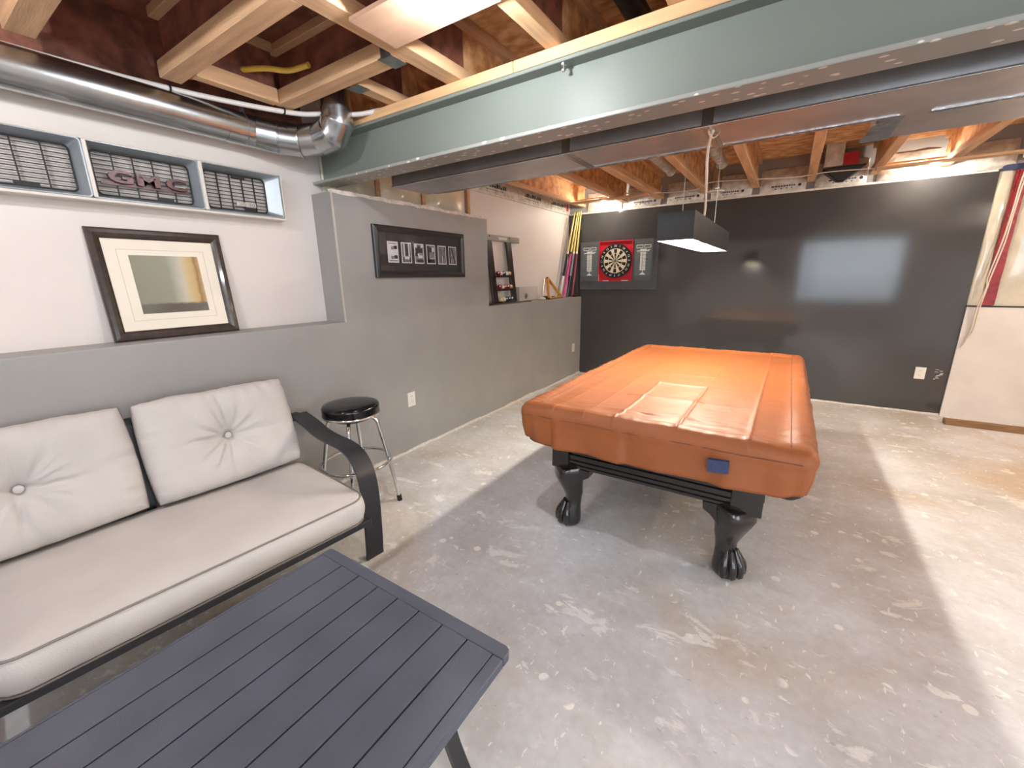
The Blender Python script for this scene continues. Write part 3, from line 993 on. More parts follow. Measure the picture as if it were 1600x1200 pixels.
for cx, sx in ((AX0 + .045, -1), (AX1 - .062, 1)):
    for cy, sy in ((AY0 + .04, -1), (AY1 - .04, 1)):
        obj('leg', claw_leg(cx, cy, sx, sy), 'table_wood', pt_, smooth=60)
for x0, x1 in ((AX0 - .062, AX0 + .045), (AX1 - .075, AX1 + .062)):
    for y0, y1 in ((AY0 - .02, AY0 + .12), (AY1 - .12, AY1 + .02)):
        obj('corner_post', MB().box((x0, y0, .378), (x1, y1, .66)), 'table_wood', pt_, bevel=.004)
def apron(a, b, n):
    """moulded apron board between two posts, n = outward normal"""
    a, b, n = Vector(a), Vector(b), Vector(n)
    m = MB()
    prof = [(0, .66), (0, .475), (.012, .47), (.012, .452), (.004, .448), (.004, .440), (.014, .436), (.014, .424), (.006, .421), (.006, .414), (.016, .410), (.016, .396), (.008, .390), (-.03, .390), (-.03, .66)]
    m.prism([a + n * u + Vector((0, 0, z)) for u, z in prof], b - a)
    return m
obj('apron', apron((AX0 + .045, AY0 + .01, 0), (AX1 - .075, AY0 + .01, 0), (0, -1, 0)), 'table_wood', pt_)
obj('apron', apron((AX0 + .045, AY1 - .01, 0), (AX1 - .075, AY1 - .01, 0), (0, 1, 0)), 'table_wood', pt_)
obj('apron', apron((AX0 - .05, AY0 + .12, 0), (AX0 - .05, AY1 - .12, 0), (-1, 0, 0)), 'table_wood', pt_)
obj('apron', apron((AX1 + .05, AY0 + .12, 0), (AX1 + .05, AY1 - .12, 0), (1, 0, 0)), 'table_wood', pt_)
obj('bed', MB().box((TX0 + .06, TY0 + .06, .66), (TX1 - .06, TY1 - .06, .745)), 'table_wood', pt_)
obj('playing_cloth', MB().box((TX0 + .12, TY0 + .12, .745), (TX1 - .12, TY1 - .12, .755)), 'green_felt', pt_)
for a, b in (((TX0 + .025, TY0 + .10), (TX0 + .13, TY1 - .10)), ((TX1 - .13, TY0 + .10), (TX1 - .025, TY1 - .10)), ((TX0 + .10, TY0 + .025), (TX1 - .10, TY0 + .13)), ((TX0 + .10, TY1 - .13), (TX1 - .10, TY1 - .025))):
    obj('rail', MB().box((*a, .69), (*b, .775)), 'table_wood', pt_, bevel=.006)
for x in (TX0 + .085, TX1 - .085):
    for y in (TY0 + .085, TY1 - .085):
        obj('pocket', MB().lathe([(.035, .553), (.055, .57), (.06, .68), (.05, .76)], (x, y, 0), 16), 'pocket_leather', pt_, smooth=40)

def cover_mesh():
    m = MB()
    r = .05
    creases_x = [(-1.02, .0022, 9), (-.67, .0045, 2.87), (-.37, .0045, 2.90), (-.065, .0065, 3.6), (-.84, .002, 9)]
    creases_y = [(2.15, .004), (2.50, .0055), (2.87, .0055), (3.22, .0022), (3.62, .0016), (4.02, .0016)]
    def line(d, wdt, h):
        return h * math.exp(-abs(d / wdt) ** 1.5)
    def top(x, y):
        e = min(x - TX0, TX1 - x, y - TY0, TY1 - y)
        z = .782 + .020 * math.exp(-((e - .055) / .045) ** 2)        # rails stand proud
        z -= .006 * (1 - math.exp(-max(0, e - .1) / .2))
        z -= .024 * max(0, 1 - e / .028) ** 2
        for fx, h, yl in creases_x:                                     # fold creases left by packing
            k = 1 if y < yl else .3
            z += line(x - fx - .004 * math.sin(2 * y), .007, h * k)
            z += k * h * .9 * max(0, 1 - abs(x - fx) / .10)              # tented cloth either side
        for fy, h in creases_y:
            k = 1 if -.78 < x < -.34 else .25
            z += line(y - fy - .02 * (x + .5), .007, h * k)
            z += k * h * .8 * max(0, 1 - abs(y - fy) / .09)
        z += .004 * mnoise.noise(Vector((x * 3, y * 2.2, 0))) + .0016 * mnoise.noise(Vector((x * 9, y * 7, 3)))
        we = math.exp(-e / .08)
        along = y if min(x - TX0, TX1 - x) < min(y - TY0, TY1 - y) else x
        z += we * (.006 * mnoise.noise(Vector((along * 11, 1.5, e * 6))) + .005 * mnoise.noise(Vector((along * 30, 7, e * 8))))
        if y < TY0 + .40:      # loose ripples along the near end
            z += .006 * math.exp(-((y - TY0 - .19) / .10) ** 2) * mnoise.noise(Vector((x * 9, y * 34, 9)))
            z += .004 * math.exp(-((y - TY0 - .10) / .06) ** 2) * mnoise.noise(Vector((x * 5 + y * 8, y * 40, 4)))
        return z
    def axis(a, b, step, extra):
        v = [a + (b - a) * i / round((b - a) / step) for i in range(round((b - a) / step) + 1)]
        for e in extra:
            v = [q for q in v if abs(q - e) > .0105] + [e + d for d in (-.010, -.006, -.003, 0, .003, .006, .010)]
        v = [q for q in v if not (a + .0 < q < a + .03 or b - .03 < q < b)]
        v += [a, a + .006, a + .013, a + .021, a + .03, b, b - .006, b - .013, b - .021, b - .03]
        return sorted(set(round(q, 5) for q in v if a <= q <= b))
    X = axis(TX0, TX1, .014, [c[0] for c in creases_x])
    Y = axis(TY0, TY1, .016, [c[0] for c in creases_y])
    def rnd(x, y):
        """round the plan corners"""
        cx = TX0 + r if x < TX0 + r else (TX1 - r if x > TX1 - r else None)
        cy = TY0 + r if y < TY0 + r else (TY1 - r if y > TY1 - r else None)
        if cx is None or cy is None:
            return x, y
        dx, dy = x - cx, y - cy
        d = math.hypot(dx, dy)
        if d < 1e-6:
            return x, y
        f = max(abs(dx), abs(dy)) / d
        return cx + dx * f, cy + dy * f
    V = {}
    for i, x in enumerate(X):
        for j, y in enumerate(Y):
            px, py = rnd(x, y)
            V[i, j] = m.bm.verts.new((px, py, top(x, y)))
    nx, ny = len(X) - 1, len(Y) - 1
    for i in range(nx):
        for j in range(ny):
            m._f([V[i, j], V[i + 1, j], V[i + 1, j + 1], V[i, j + 1]])
    P = [(i, 0) for i in range(nx)] + [(nx, j) for j in range(ny)] + [(i, ny) for i in range(nx, 0, -1)] + [(0, j) for j in range(ny, 0, -1)]
    L = [0.0]
    for k in range(1, len(P)):
        L.append(L[-1] + (V[P[k]].co - V[P[k - 1]].co).length)
    W_, H_ = TX1 - TX0, TY1 - TY0
    # facets of the hanging skirt: (distance along the edge from the near left corner, push out)
    br = [(0, .0), (.10, .004), (.20, -.006), (.235, .010), (.42, -.004), (.60, .008), (.635, -.004), (.80, .006), (1.02, -.006), (1.10, .010), (1.25, -.004), (1.34, .006)]
    x0 = 1.5
    rnd_ = random.Random(3)
    while x0 < 2 * (W_ + H_):
        br.append((x0, rnd_.uniform(-.008, .010)))
        x0 += rnd_.uniform(.08, .26)
    def facet(l):
        for (a, p), (b, q) in zip(br[:-1], br[1:]):
            if a <= l <= b:
                return p + (q - p) * (l - a) / (b - a)
        return 0
    prev = [V[p] for p in P]
    base = [v.co.copy() for v in prev]
    sk = 14
    corners = (0, W_, W_ + H_, 2 * W_ + H_, 2 * (W_ + H_))
    for s in range(1, sk + 1):
        t = s / sk
        ring = []
        for k, p in enumerate(base):
            out = Vector((p.x - min(max(p.x, TX0 + r), TX1 - r), p.y - min(max(p.y, TY0 + r), TY1 - r), 0)).normalized()
            dc = min(abs(L[k] - c) for c in corners)
            cn = math.exp(-(dc / .10) ** 2)
            bot = .570 + .028 * cn + .006 * mnoise.noise(Vector((p.x * 5, p.y * 5, 2)))
            z = p.z + (bot - p.z) * t
            amp = facet(L[k]) * t ** .8 * 2.0 + .004 * math.sin(math.pi * min(1, t * 3.5)) * (t < .29)
            amp += .004 * mnoise.noise(Vector((p.x * 12, p.y * 12, z * 14))) * (1 - .5 * t)
            amp += cn * t * (.010 * math.sin(dc * 70) - .030 * t)
            ring.append(m.bm.verts.new(p + out * amp + Vector((0, 0, z - p.z))))
        n = len(ring)
        for k in range(n):
            j = (k + 1) % n
            m._f([prev[k], ring[k], ring[j], prev[j]])
        prev = ring
    return m, top
cm, ctop = cover_mesh()
cv = obj('table_cover', cm, 'cover_vinyl', smooth=180)
tag(cv, 'orange vinyl cover with fold creases draped over the pool table', 'cover')
md = cv.modifiers.new('thickness', 'SOLIDIFY')
md.thickness = .003
md.offset = 1
def seam(pts):
    return MB().tube(pts, .0026, 6)
q = [(.088, TY0 + .01 + i * (TY1 - TY0 - .02) / 70) for i in range(71)]
obj('seam', seam([(x, y, ctop(x, y) + .003) for x, y in q]), 'cover_seam', cv)
q = [(TX0 + .098, TY0 + .01 + i * (TY1 - TY0 - .02) / 70) for i in range(71)]
obj('seam', seam([(x, y, ctop(x, y) + .003) for x, y in q]), 'cover_seam', cv)
q = [(TX0 + .05 + i * (TX1 - TX0 - .1) / 60) for i in range(61)]
obj('seam', seam([(x, TY0 - .0065 - .004 * mnoise.noise(Vector((x * 13, TY0 * 13, 11))), .742 + .004 * mnoise.noise(Vector((x * 4, 0, 0)))) for x in q]), 'cover_seam', cv)
obj('label_patch', MB().hexa([(-.212, TY0 - .030, .640), (-.127, TY0 - .030, .648), (-.127, TY0 - .006, .648), (-.212, TY0 - .006, .640), (-.213, TY0 - .028, .698), (-.128, TY0 - .028, .706), (-.128, TY0 - .006, .706), (-.213, TY0 - .006, .698)]), 'navy_patch', cv)

# ------------------------------------------------------------------ pool table lamp
LX0, LX1, LY0, LY1, LZ0, LZ1 = -.695, -.492, 2.62, 4.16, 1.70, 1.855
lp = thing('pendant_lamp', (-.594, 3.39, LZ0), 'long dark box-shaped pendant lamp hanging over the orange table', 'lamp')
def ring_walls(m, x0, x1, y0, y1, z0, z1, t):
    m.box((x0, y0, z0), (x1, y0 + t, z1)); m.box((x0, y1 - t, z0), (x1, y1, z1))
    m.box((x0, y0 + t, z0), (x0 + t, y1 - t, z1)); m.box((x1 - t, y0 + t, z0), (x1, y1 - t, z1))
    return m
sh = MB()
def taper(m, z0, z1, t, top_in):
    b = [(LX0, LY0), (LX1, LY0), (LX1, LY1), (LX0, LY1)]
    i = [(LX0 + t, LY0 + t), (LX1 - t, LY0 + t), (LX1 - t, LY1 - t), (LX0 + t, LY1 - t)]
    for k in range(4):
        a, c = b[k], b[(k + 1) % 4]
        d, e = i[(k + 1) % 4], i[k]
        m.hexa([(*a, z0), (*c, z0), (*d, z0), (*e, z0), (*a, z1), (*c, z1), (*d, z1), (*e, z1)])
taper(sh, LZ0, LZ1, .004, 0)
obj('shade', sh, 'shade_dark', lp)
obj('liner', ring_walls(MB(), LX0 + .0045, LX1 - .0045, LY0 + .0045, LY1 - .0045, LZ0 + .003, LZ1 - .006, .002), 'shade_inner', lp)
obj('top_plate', MB().box((LX0 + .004, LY0 + .004, LZ1 - .006), (LX1 - .004, LY1 - .004, LZ1 - .002)), 'shade_inner', lp)
for y in (3.02, 3.42, 3.82):
    obj('socket', MB().lathe([(.018, LZ1 - .006), (.018, LZ1 - .04), (.014, LZ1 - .045)], (-.594, y, 0), 14), 'lamp_base', lp)
    obj('bulb', MB().ball((-.594, y, 1.775), .035, 14, 9), 'bulb_pendant', lp, smooth=180)
for y in (2.78, 4.0):
    obj('suspension_wire', MB().tube([(-.594, y, LZ1 - .003), (-.594, y, 2.486)], .0022, 6), 'wire_silver', lp)
cord = spline([(-.515, 3.03, LZ1 - .002), (-.50, 2.96, 1.90), (-.465, 2.72, 2.0), (-.43, 2.47, 2.09), (-.40, 2.34, 2.135), (-.385, 2.30, 2.145)], 5)
obj('power_cord', MB().tube(cord, .007, 8), 'white_plastic', lp, smooth=60)
obj('hook', MB().tube(spline([(-.40, 2.26, 2.149), (-.398, 2.28, 2.13), (-.385, 2.31, 2.12), (-.37, 2.33, 2.135), (-.365, 2.34, 2.149)], 4), .004, 6), 'bolt', lp)

# ------------------------------------------------------------------ patio sofa (turned a little towards the room)
SOX, SOY, SRZ = -1.679, 1.18, -math.atan2(.0909, .9959)
sf = thing('patio_sofa', (SOX, SOY, 0), 'black metal patio sofa frame with curved flat arms, against the grey wall', 'sofa', rz=SRZ)
SL = 1.42        # seat length, local y from -SL to 0
armp = spline([(-.80, 0, .70), (-.65, 0, .672), (-.53, 0, .640), (-.40, 0, .628), (-.27, 0, .625), (-.17, 0, .598), (-.105, 0, .53), (-.078, 0, .44), (-.072, 0, .33), (-.078, 0, .17), (-.090, 0, .0)], 5)
for y0, nm in ((.055, 'arm'), (-SL - .055, 'arm')):
    obj('arm', MB().strap([Vector((p.x, y0, p.z)) for p in armp], (0, .052, 0), .014), 'black_metal', sf, local=True, smooth=40, bevel=.002)
m = MB()
for y0 in (.055, -SL - .055):
    yl = y0 - .16 if y0 > 0 else y0 + .16
    obj('rear_leg', MB().strap(spline([(-.845, yl, .70), (-.84, yl, .5), (-.80, yl, .25), (-.84, yl, 0)], 5), (0, .02, 0), .02), 'black_metal', sf, local=True, smooth=40)
    obj('arm_joint', MB().box((-.86, min(yl, y0) - .02, .66), (-.80, max(yl, y0) + .02, .70)), 'black_metal', sf, local=True, bevel=.003)
    obj('side_rail', MB().box((-.80, y0 - .018, .255), (-.07, y0 + .018, .285)), 'black_metal', sf, local=True, bevel=.003)
obj('front_rail', MB().box((-.035, -SL - .04, .266), (.003, .004, .2965)), 'black_metal', sf, local=True, bevel=.003)
obj('rear_rail', MB().box((-.80, -SL - .04, .262), (-.76, .04, .296)), 'black_metal', sf, local=True, bevel=.003)
obj('back_rail', MB().box((-.89, -SL + .05, .83), (-.86, -.05, .87)), 'black_metal', sf, local=True, bevel=.003)
for y0 in (-.12, -SL / 2, -SL + .12):
    obj('back_post', MB().bar((-.79, y0, .28), (-.875, y0, .86), (.012, 0, 0), (0, .018, 0)), 'black_metal', sf, local=True)
for k in range(8):
    y = -SL + .09 + k * (SL - .18) / 7
    obj('seat_slat', MB().box((-.77, y - .025, .285), (-.08, y + .025, .296)), 'black_metal', sf, local=True)

def seat_cushion(x0, x1, y0, y1, z0, z1, r):
    m = MB()
    n = 40
    def per(x0, x1, y0, y1, r):
        out = []
        for (cx, cy, a0) in ((x1 - r, y1 - r, 0), (x0 + r, y1 - r, 90), (x0 + r, y0 + r, 180), (x1 - r, y0 + r, 270)):
            for k in range(9):
                a = math.radians(a0 + 90 * k / 8)
                out.append((cx + r * math.cos(a), cy + r * math.sin(a)))
        # subdivide long sides
        res = []
        for i in range(len(out)):
            a, b = out[i], out[(i + 1) % len(out)]
            d = math.hypot(b[0] - a[0], b[1] - a[1])
            k = max(1, int(d / .03))
            for j in range(k):
                res.append((a[0] + (b[0] - a[0]) * j / k, a[1] + (b[1] - a[1]) * j / k))
        return res
    base = per(x0, x1, y0, y1, r)
    cx, cy = (x0 + x1) / 2, (y0 + y1) / 2
    def off(d, z, wob=0.0):
        out = []
        for (x, y) in base:
            v = Vector((x - min(max(x, x0 + r), x1 - r), y - min(max(y, y0 + r), y1 - r), 0))
            v = v.normalized() if v.length > 1e-6 else Vector((0, 0, 0))
            w_ = wob * (mnoise.noise(Vector((x * 6, y * 6, z * 20))) + .6 * mnoise.noise(Vector((x * 15, y * 15, z * 10))))
            out.append(Vector((x, y, 0)) + v * (d + w_) + Vector((0, 0, z)))
        return out
    h = z1 - z0
    R = []
    for f in (.3, .7, .93):
        R.append([Vector((cx + (x - cx) * f, cy + (y - cy) * f, z0 + .012 * (1 - f))) for x, y in base])
    R.append(off(-.006, z0 + .004))
    for t, d in ((.12, .004), (.3, .011), (.5, .014), (.7, .011), (.88, .004)):
        R.append(off(d, z0 + h * t, .004))
    R.append(off(-.004, z1 - .004))
    for f in (.985, .95, .88, .78, .62, .42, .2):
        ring = []
        for (x, y) in base:
            X, Y = cx + (x - cx) * f, cy + (y - cy) * f
            e = min(X - x0, x1 - X, Y - y0, y1 - Y)
            ring.append(Vector((X, Y, z1 + .020 * (1 - math.exp(-max(0, e) / .07)) + .004 * mnoise.noise(Vector((X * 4, Y * 4, 0))))))
        R.append(ring)
    m.rings(R)
    top_edge = off(-.001, z1)
    bot_edge = off(-.001, z0 + .002)
    return m, top_edge, bot_edge
E_SO = Matrix.Translation((SOX, SOY, 0)) @ Matrix.Rotation(SRZ, 4, 'Z')
SY0 = -1.25
cs_, te, be = seat_cushion(-.735, .0, SY0, -.004, .298, .428, .085)
sc = obj('seat_cushion', cs_, 'cushion', keep=True, smooth=50)
sc.matrix_world = E_SO
tag(sc, 'long beige seat cushion with dark piping, lying on the sofa frame', 'cushion')
obj('piping', MB().tube(te, .0042, 6, loop=True), 'piping', sc, local=True, smooth=180)
obj('piping', MB().tube(be, .0042, 6, loop=True), 'piping', sc, local=True, smooth=180)

def back_cushion(L, H, T, seed, n=84):
    """tufted loose cushion standing in its own yz plane, front towards +x, origin at bottom centre"""
    m = MB()
    def pt(u, v, s):
        ed = (1 - abs(u) ** 5) * (1 - abs(v) ** 5)
        y = u * L / 2 * (1 - .035 * v * v)
        z = H / 2 + v * H / 2 * (1 - .03 * u * u) + (.007 * mnoise.noise(Vector((u * 3, v * 2, seed))) + .004 * mnoise.noise(Vector((u * 9, v * 6, seed)))) * (v > -.5)
        th = T / 2 * max(0, ed) ** .42
        r = math.hypot(u * L / 2, v * H / 2)
        if s > 0:
            yy, zz = u * L / 2, v * H / 2
            th -= .062 * math.exp(-(r / .075) ** 1.4)
            th -= .026 * math.exp(-(abs(yy - .012 * math.sin(zz * 14 + seed)) / .014) ** 1.5) * math.exp(-abs(zz) / .20)
            th -= .018 * math.exp(-(abs(zz + .010 * math.sin(yy * 12)) / .016) ** 1.5) * math.exp(-abs(yy) / .16)
            ang = math.atan2(zz, yy)
            th += .010 * math.exp(-((r - .09) / .075) ** 2) * mnoise.noise(Vector((math.cos(ang) * 5, math.sin(ang) * 5, seed))) * 2.4
            ee = min(1 - abs(u), 1 - abs(v))
            al = yy if (1 - abs(v)) < (1 - abs(u)) else zz
            th += .020 * math.exp(-ee / .16) * max(0, ed) ** .3 * mnoise.noise(Vector((al * 26, ee * 3, seed + 3)))
            th += .006 * mnoise.noise(Vector((yy * 7, zz * 7, seed)))
        return Vector((s * th, y, z))
    G = {}
    for s in (1, -1):
        for i in range(n + 1):
            for j in range(n + 1):
                u, v = -1 + 2 * i / n, -1 + 2 * j / n
                u = math.sin(u * math.pi / 2) * .55 + u * .45
                v = math.sin(v * math.pi / 2) * .55 + v * .45
                if s == -1 and (i in (0, n) or j in (0, n)):
                    G[s, i, j] = G[1, i, j]
                else:
                    G[s, i, j] = m.bm.verts.new(pt(u, v, s))
        for i in range(n):
            for j in range(n):
                m._f([G[s, i, j], G[s, i + 1, j], G[s, i + 1, j + 1], G[s, i, j + 1]])
    return m
def edge_loop(L, H):
    out = []
    for k in range(4):
        for t in range(20):
            f = -1 + 2 * t / 20
            u, v = ((f, -1), (1, f), (-f, 1), (-1, -f))[k]
            out.append((0, u * L / 2 * (1 - .035 * v * v), H / 2 + v * H / 2 * (1 - .03 * u * u)))
    return out
for (yc, L, seed, lab, tw) in ((-.352, .70, 1.3, 'beige tufted back cushion at the end beside the curved sofa arm', .02), (-1.09, .75, 6.1, 'beige tufted back cushion at the sofa end away from the bar stool', .05)):
    bc = obj('back_cushion', back_cushion(L, .515, .20, seed), 'cushion', keep=True, smooth=180)
    bc.matrix_world = E_SO @ Matrix.Translation((-.70, yc, .448)) @ Matrix.Rotation(tw, 4, 'Z') @ Matrix.Rotation(-.25, 4, 'Y')
    tag(bc, lab, 'cushion', 'back cushions on the sofa')
    obj('button', MB().lathe([(.0, .050), (.012, .050), (.016, .046), (.017, .040), (.012, .034)], (0, 0, .2575), 18, 'x'), 'cushion', bc, local=True, smooth=50)
    obj('piping', MB().tube(edge_loop(L, .515), .004, 6, loop=True), 'piping', bc, local=True, smooth=180)

# ------------------------------------------------------------------ slatted coffee table
CT = thing('coffee_table', (-1.02, .18, 0), 'dark grey slatted metal patio coffee table before the sofa', 'table')
CX0, CX1, CY0, CY1, CZ = -1.472, -.567, -.55, .832, .42
seams = [-1.336, -1.230, -1.123, -1.018, -.912, -.806, -.702]
edges = [CX0 + .012] + seams + [CX1 - .012]
for i in range(8):
    a = edges[i] + (.0026 if i else 0)
    b = edges[i + 1] - (.0026 if i < 7 else 0)
    if i == 7: b = -.606
    obj('slat', MB().box((a, CY0 + .045, CZ - .024), (b, CY1 - .045, CZ - .0005)), 'table_metal', CT, bevel=.002)
fr = MB()
def rail_ring(rr, z0, z1):
    return [(x, y) for x, y in rr]
obj('end_rail', MB().prism([(CX0 + .008, CY1, CZ - .03), (CX1 - .02, CY1, CZ - .03), (CX1 - .006, CY1 - .006, CZ - .03), (CX1, CY1 - .02, CZ - .03), (CX1, CY1 - .0445, CZ - .03), (CX0, CY1 - .0445, CZ - .03), (CX0, CY1 - .008, CZ - .03)], (0, 0, .03)), 'table_metal', CT, bevel=.002)
obj('end_rail', MB().box((CX0, CY0, CZ - .03), (CX1, CY0 + .0445, CZ)), 'table_metal', CT, bevel=.003)
obj('side_rail', MB().box((-.604, CY0 + .0455, CZ - .03), (CX1, CY1 - .0455, CZ)), 'table_metal', CT, bevel=.003)
obj('side_rail', MB().box((CX0, CY0 + .0455, CZ - .03), (CX0 + .0105, CY1 - .0455, CZ)), 'table_metal', CT, bevel=.002)
obj('cross_brace', MB().box((CX0 + .02, .34, CZ - .036), (CX1 - .02, .37, CZ - .0245)), 'black_metal', CT)
obj('cross_brace', MB().box((CX0 + .02, -.10, CZ - .036), (CX1 - .02, -.07, CZ - .0245)), 'black_metal', CT)
for sx, cx in ((1, CX1 - .045), (-1, CX0 + .045)):
    for sy, cy in ((1, .60), (-1, -.33)):
        P = spline([(cx, cy - sy * .012, CZ - .03), (cx + sx * .004, cy - sy * .008, .33), (cx + sx * .020, cy, .25), (cx + sx * .055, cy + sy * .01, .15), (cx + sx * .10, cy + sy * .03, .05), (cx + sx * .125, cy + sy * .05, .0)], 5)
        obj('leg', MB().strap(P, (-.012 * 0 + .0, .020, 0), .016), 'black_metal', CT, smooth=40)
        obj('foot', MB().box((cx + sx * .12 - .025, cy + sy * .045 - .022, 0), (cx + sx * .12 + .025, cy + sy * .045 + .022, .008)), 'black_metal', CT)
        obj('leg_bracket', MB().box((cx - .03, cy - .03, CZ - .04), (cx + .03, cy + .03, CZ - .03)), 'black_metal', CT)

# ------------------------------------------------------------------ bar stool
BX, BYY = -2.295, 1.56
st = thing('bar_stool', (BX, BYY, 0), 'chrome bar stool with round black vinyl seat behind the sofa arm', 'stool')
obj('seat', MB().lathe([(.05, .648), (.155, .650), (.172, .656), (.178, .668), (.176, .69), (.178, .705), (.178, .715), (.170, .728), (.14, .736), (.08, .740), (.0, .741)], (BX, BYY, 0), 44, cap=False), 'vinyl_black', st, smooth=60)
obj('seat_rim', MB().lathe([(.174, .655), (.1805, .660), (.1805, .668), (.174, .672)], (BX, BYY, 0), 44), 'chrome', st, smooth=60)
obj('seat_plate', MB().lathe([(.11, .625), (.12, .635), (.12, .648), (.05, .649)], (BX, BYY, 0), 24), 'black_metal', st, smooth=40)
for k in range(4):
    a = math.radians(45 + 90 * k)
    d = Vector((math.cos(a), math.sin(a), 0))
    c = Vector((BX, BYY, 0))
    P = spline([c + d * .08 + Vector((0, 0, .632)), c + d * .125 + Vector((0, 0, .628)), c + d * .155 + Vector((0, 0, .595)), c + d * .165 + Vector((0, 0, .54)), c + d * .205 + Vector((0, 0, .33)), c + d * .235 + Vector((0, 0, .14)), c + d * .252 + Vector((0, 0, .03))], 5)
    obj('leg', MB().tube(P, .0125, 12), 'chrome', st, smooth=60)
    obj('foot', MB().tube([c + d * .2505 + Vector((0, 0, .042)), c + d * .254 + Vector((0, 0, .0))], [.016, .017], 12), 'rubber', st, smooth=40)
obj('foot_ring', MB().tube([(BX + .221 * math.cos(t), BYY + .221 * math.sin(t), .325) for t in [2 * math.pi * k / 40 for k in range(40)]], .0115, 10, loop=True), 'chrome', st, smooth=180)

# ------------------------------------------------------------------ truck grille on the wall
gx = XP
GY0, GY1, GZ0, GZ1 = .02, 1.615, 1.895, 2.165
gr = thing('truck_grille', (XP, .8, GZ0), 'silver vintage truck grille hung on the pale wall above the leaning picture', 'grille')
FX, BXX = XP + .085, XP + .022       # front lip plane and grid plane
opens = [(.20, .655, .17, .682), (.722, 1.125, .695, 1.150), (1.197, 1.535, 1.175, 1.600)]
# each opening: inner y0,y1 at the grid plane; outer y0,y1 at the lip plane
IZ0, IZ1 = 1.932, 2.135
OZ0, OZ1 = 1.912, 2.158
def rrect(x, y0, y1, z0, z1, r, n=5):
    out = []
    for cy, cz, a0 in ((y1 - r, z1 - r, 0), (y0 + r, z1 - r, 90), (y0 + r, z0 + r, 180), (y1 - r, z0 + r, 270)):
        for k in range(n):
            a = math.radians(a0 + 90 * k / (n - 1))
            out.append(Vector((x, cy + r * math.cos(a), cz + r * math.sin(a))))
    return out
for (iy0, iy1, oy0, oy1) in opens:
    m = MB()
    m.rings([rrect(BXX - .006, iy0, iy1, IZ0, IZ1, .02), rrect(BXX, iy0, iy1, IZ0, IZ1, .02), rrect(FX, oy0, oy1, OZ0, OZ1, .012), rrect(FX, oy0 - .006, oy1 + .006, OZ0 - .005, OZ1 + .005, .014), rrect(BXX - .006, iy0 - .008, iy1 + .008, IZ0 - .008, IZ1 + .008, .024)], cap=False, loop=True)
    obj('bezel', m, 'truck_silver', gr, smooth=30)
    m = MB().tube(rrect(BXX + .003, iy0 + .002, iy1 - .002, IZ0 + .002, IZ1 - .002, .02), .004, 6, loop=True)
    obj('grid_rim', m, 'bar_black', gr)
obj('bottom_lip', MB().box((XP + .001, GY0, GZ0 - .004), (FX + .006, GY1, GZ0 + .010)), 'lip_cream', gr, bevel=.003)
obj('top_lip', MB().box((XP + .001, GY0, GZ1 - .003), (FX + .003, GY1, GZ1 + .006)), 'lip_cream', gr, bevel=.003)
obj('end_plate', MB().box((XP + .001, GY1 - .006, GZ0 + .010), (FX + .003, GY1, GZ1 - .003)), 'lip_cream', gr)
for y0, y1 in ((.690, .692 + .012), (1.155, 1.171), (.150, .163)):
    obj('divider_lip', MB().box((FX - .006, y0, OZ0 - .004), (FX + .008, y1 + .002, OZ1 + .004)), 'lip_cream', gr, bevel=.003)
for (iy0, iy1, _, _), nv in zip(opens, (4, 4, 4)):
    nh = 10
    for k in range(1, nh):
        z = IZ0 + (IZ1 - IZ0) * k / nh
        obj('grid_bar', MB().box((BXX - .006, iy0, z - .0018), (BXX + .004, iy1, z + .0018)), 'bar_black', gr)
    for k in range(1, nv + 1):
        y = iy0 + (iy1 - iy0) * k / (nv + 1)
        obj('grid_bar', MB().box((BXX - .004, y - .0022, IZ0), (BXX + .006, y + .0022, IZ1)), 'bar_black', gr)
for y0, y1, z0, z1 in ((.96, 1.03, IZ0, IZ0 + .018), (1.40, 1.46, IZ0, IZ0 + .018), (1.35, 1.42, IZ1 - .02, IZ1), (.45, .53, IZ0, IZ0 + .018)):
    obj('mounting_tab', MB().box((BXX - .003, y0, z0), (BXX + .007, y1, z1)), 'bar_black', gr)
obj('backing_bar', MB().box((BXX + .001, .742, 1.985), (BXX + .010, 1.112, 1.998)), 'letter_red', gr)
for ch, y in (('G', .768), ('M', .876), ('C', 1.003)):
    lt = obj('letter', text_mb(MB(), ch, .125, (BXX + .008, y, 1.998), (0, 1.08, 0), (0, 0, .62), (.018, 0, 0), .0055), 'letter_red', gr, bevel=.0015)
bd = obj('badge', MB().box((BXX + .004, 1.350, 1.958), (BXX + .012, 1.462, 1.982)), 'lip_cream', gr, bevel=.002)
m = MB()
for k in range(4):
    y = 1.358 + k * .026
    m.box((BXX + .012, y, 1.963), (BXX + .0145, y + .019, 1.966)); m.box((BXX + .012, y, 1.974), (BXX + .0145, y + .019, 1.977))
    m.box((BXX + .012, y + .014, 1.963), (BXX + .0145, y + .019, 1.977))
    if k % 2: m.box((BXX + .012, y, 1.963), (BXX + .0145, y + .005, 1.977))
obj('badge_lettering', m, 'rack_metal', bd)

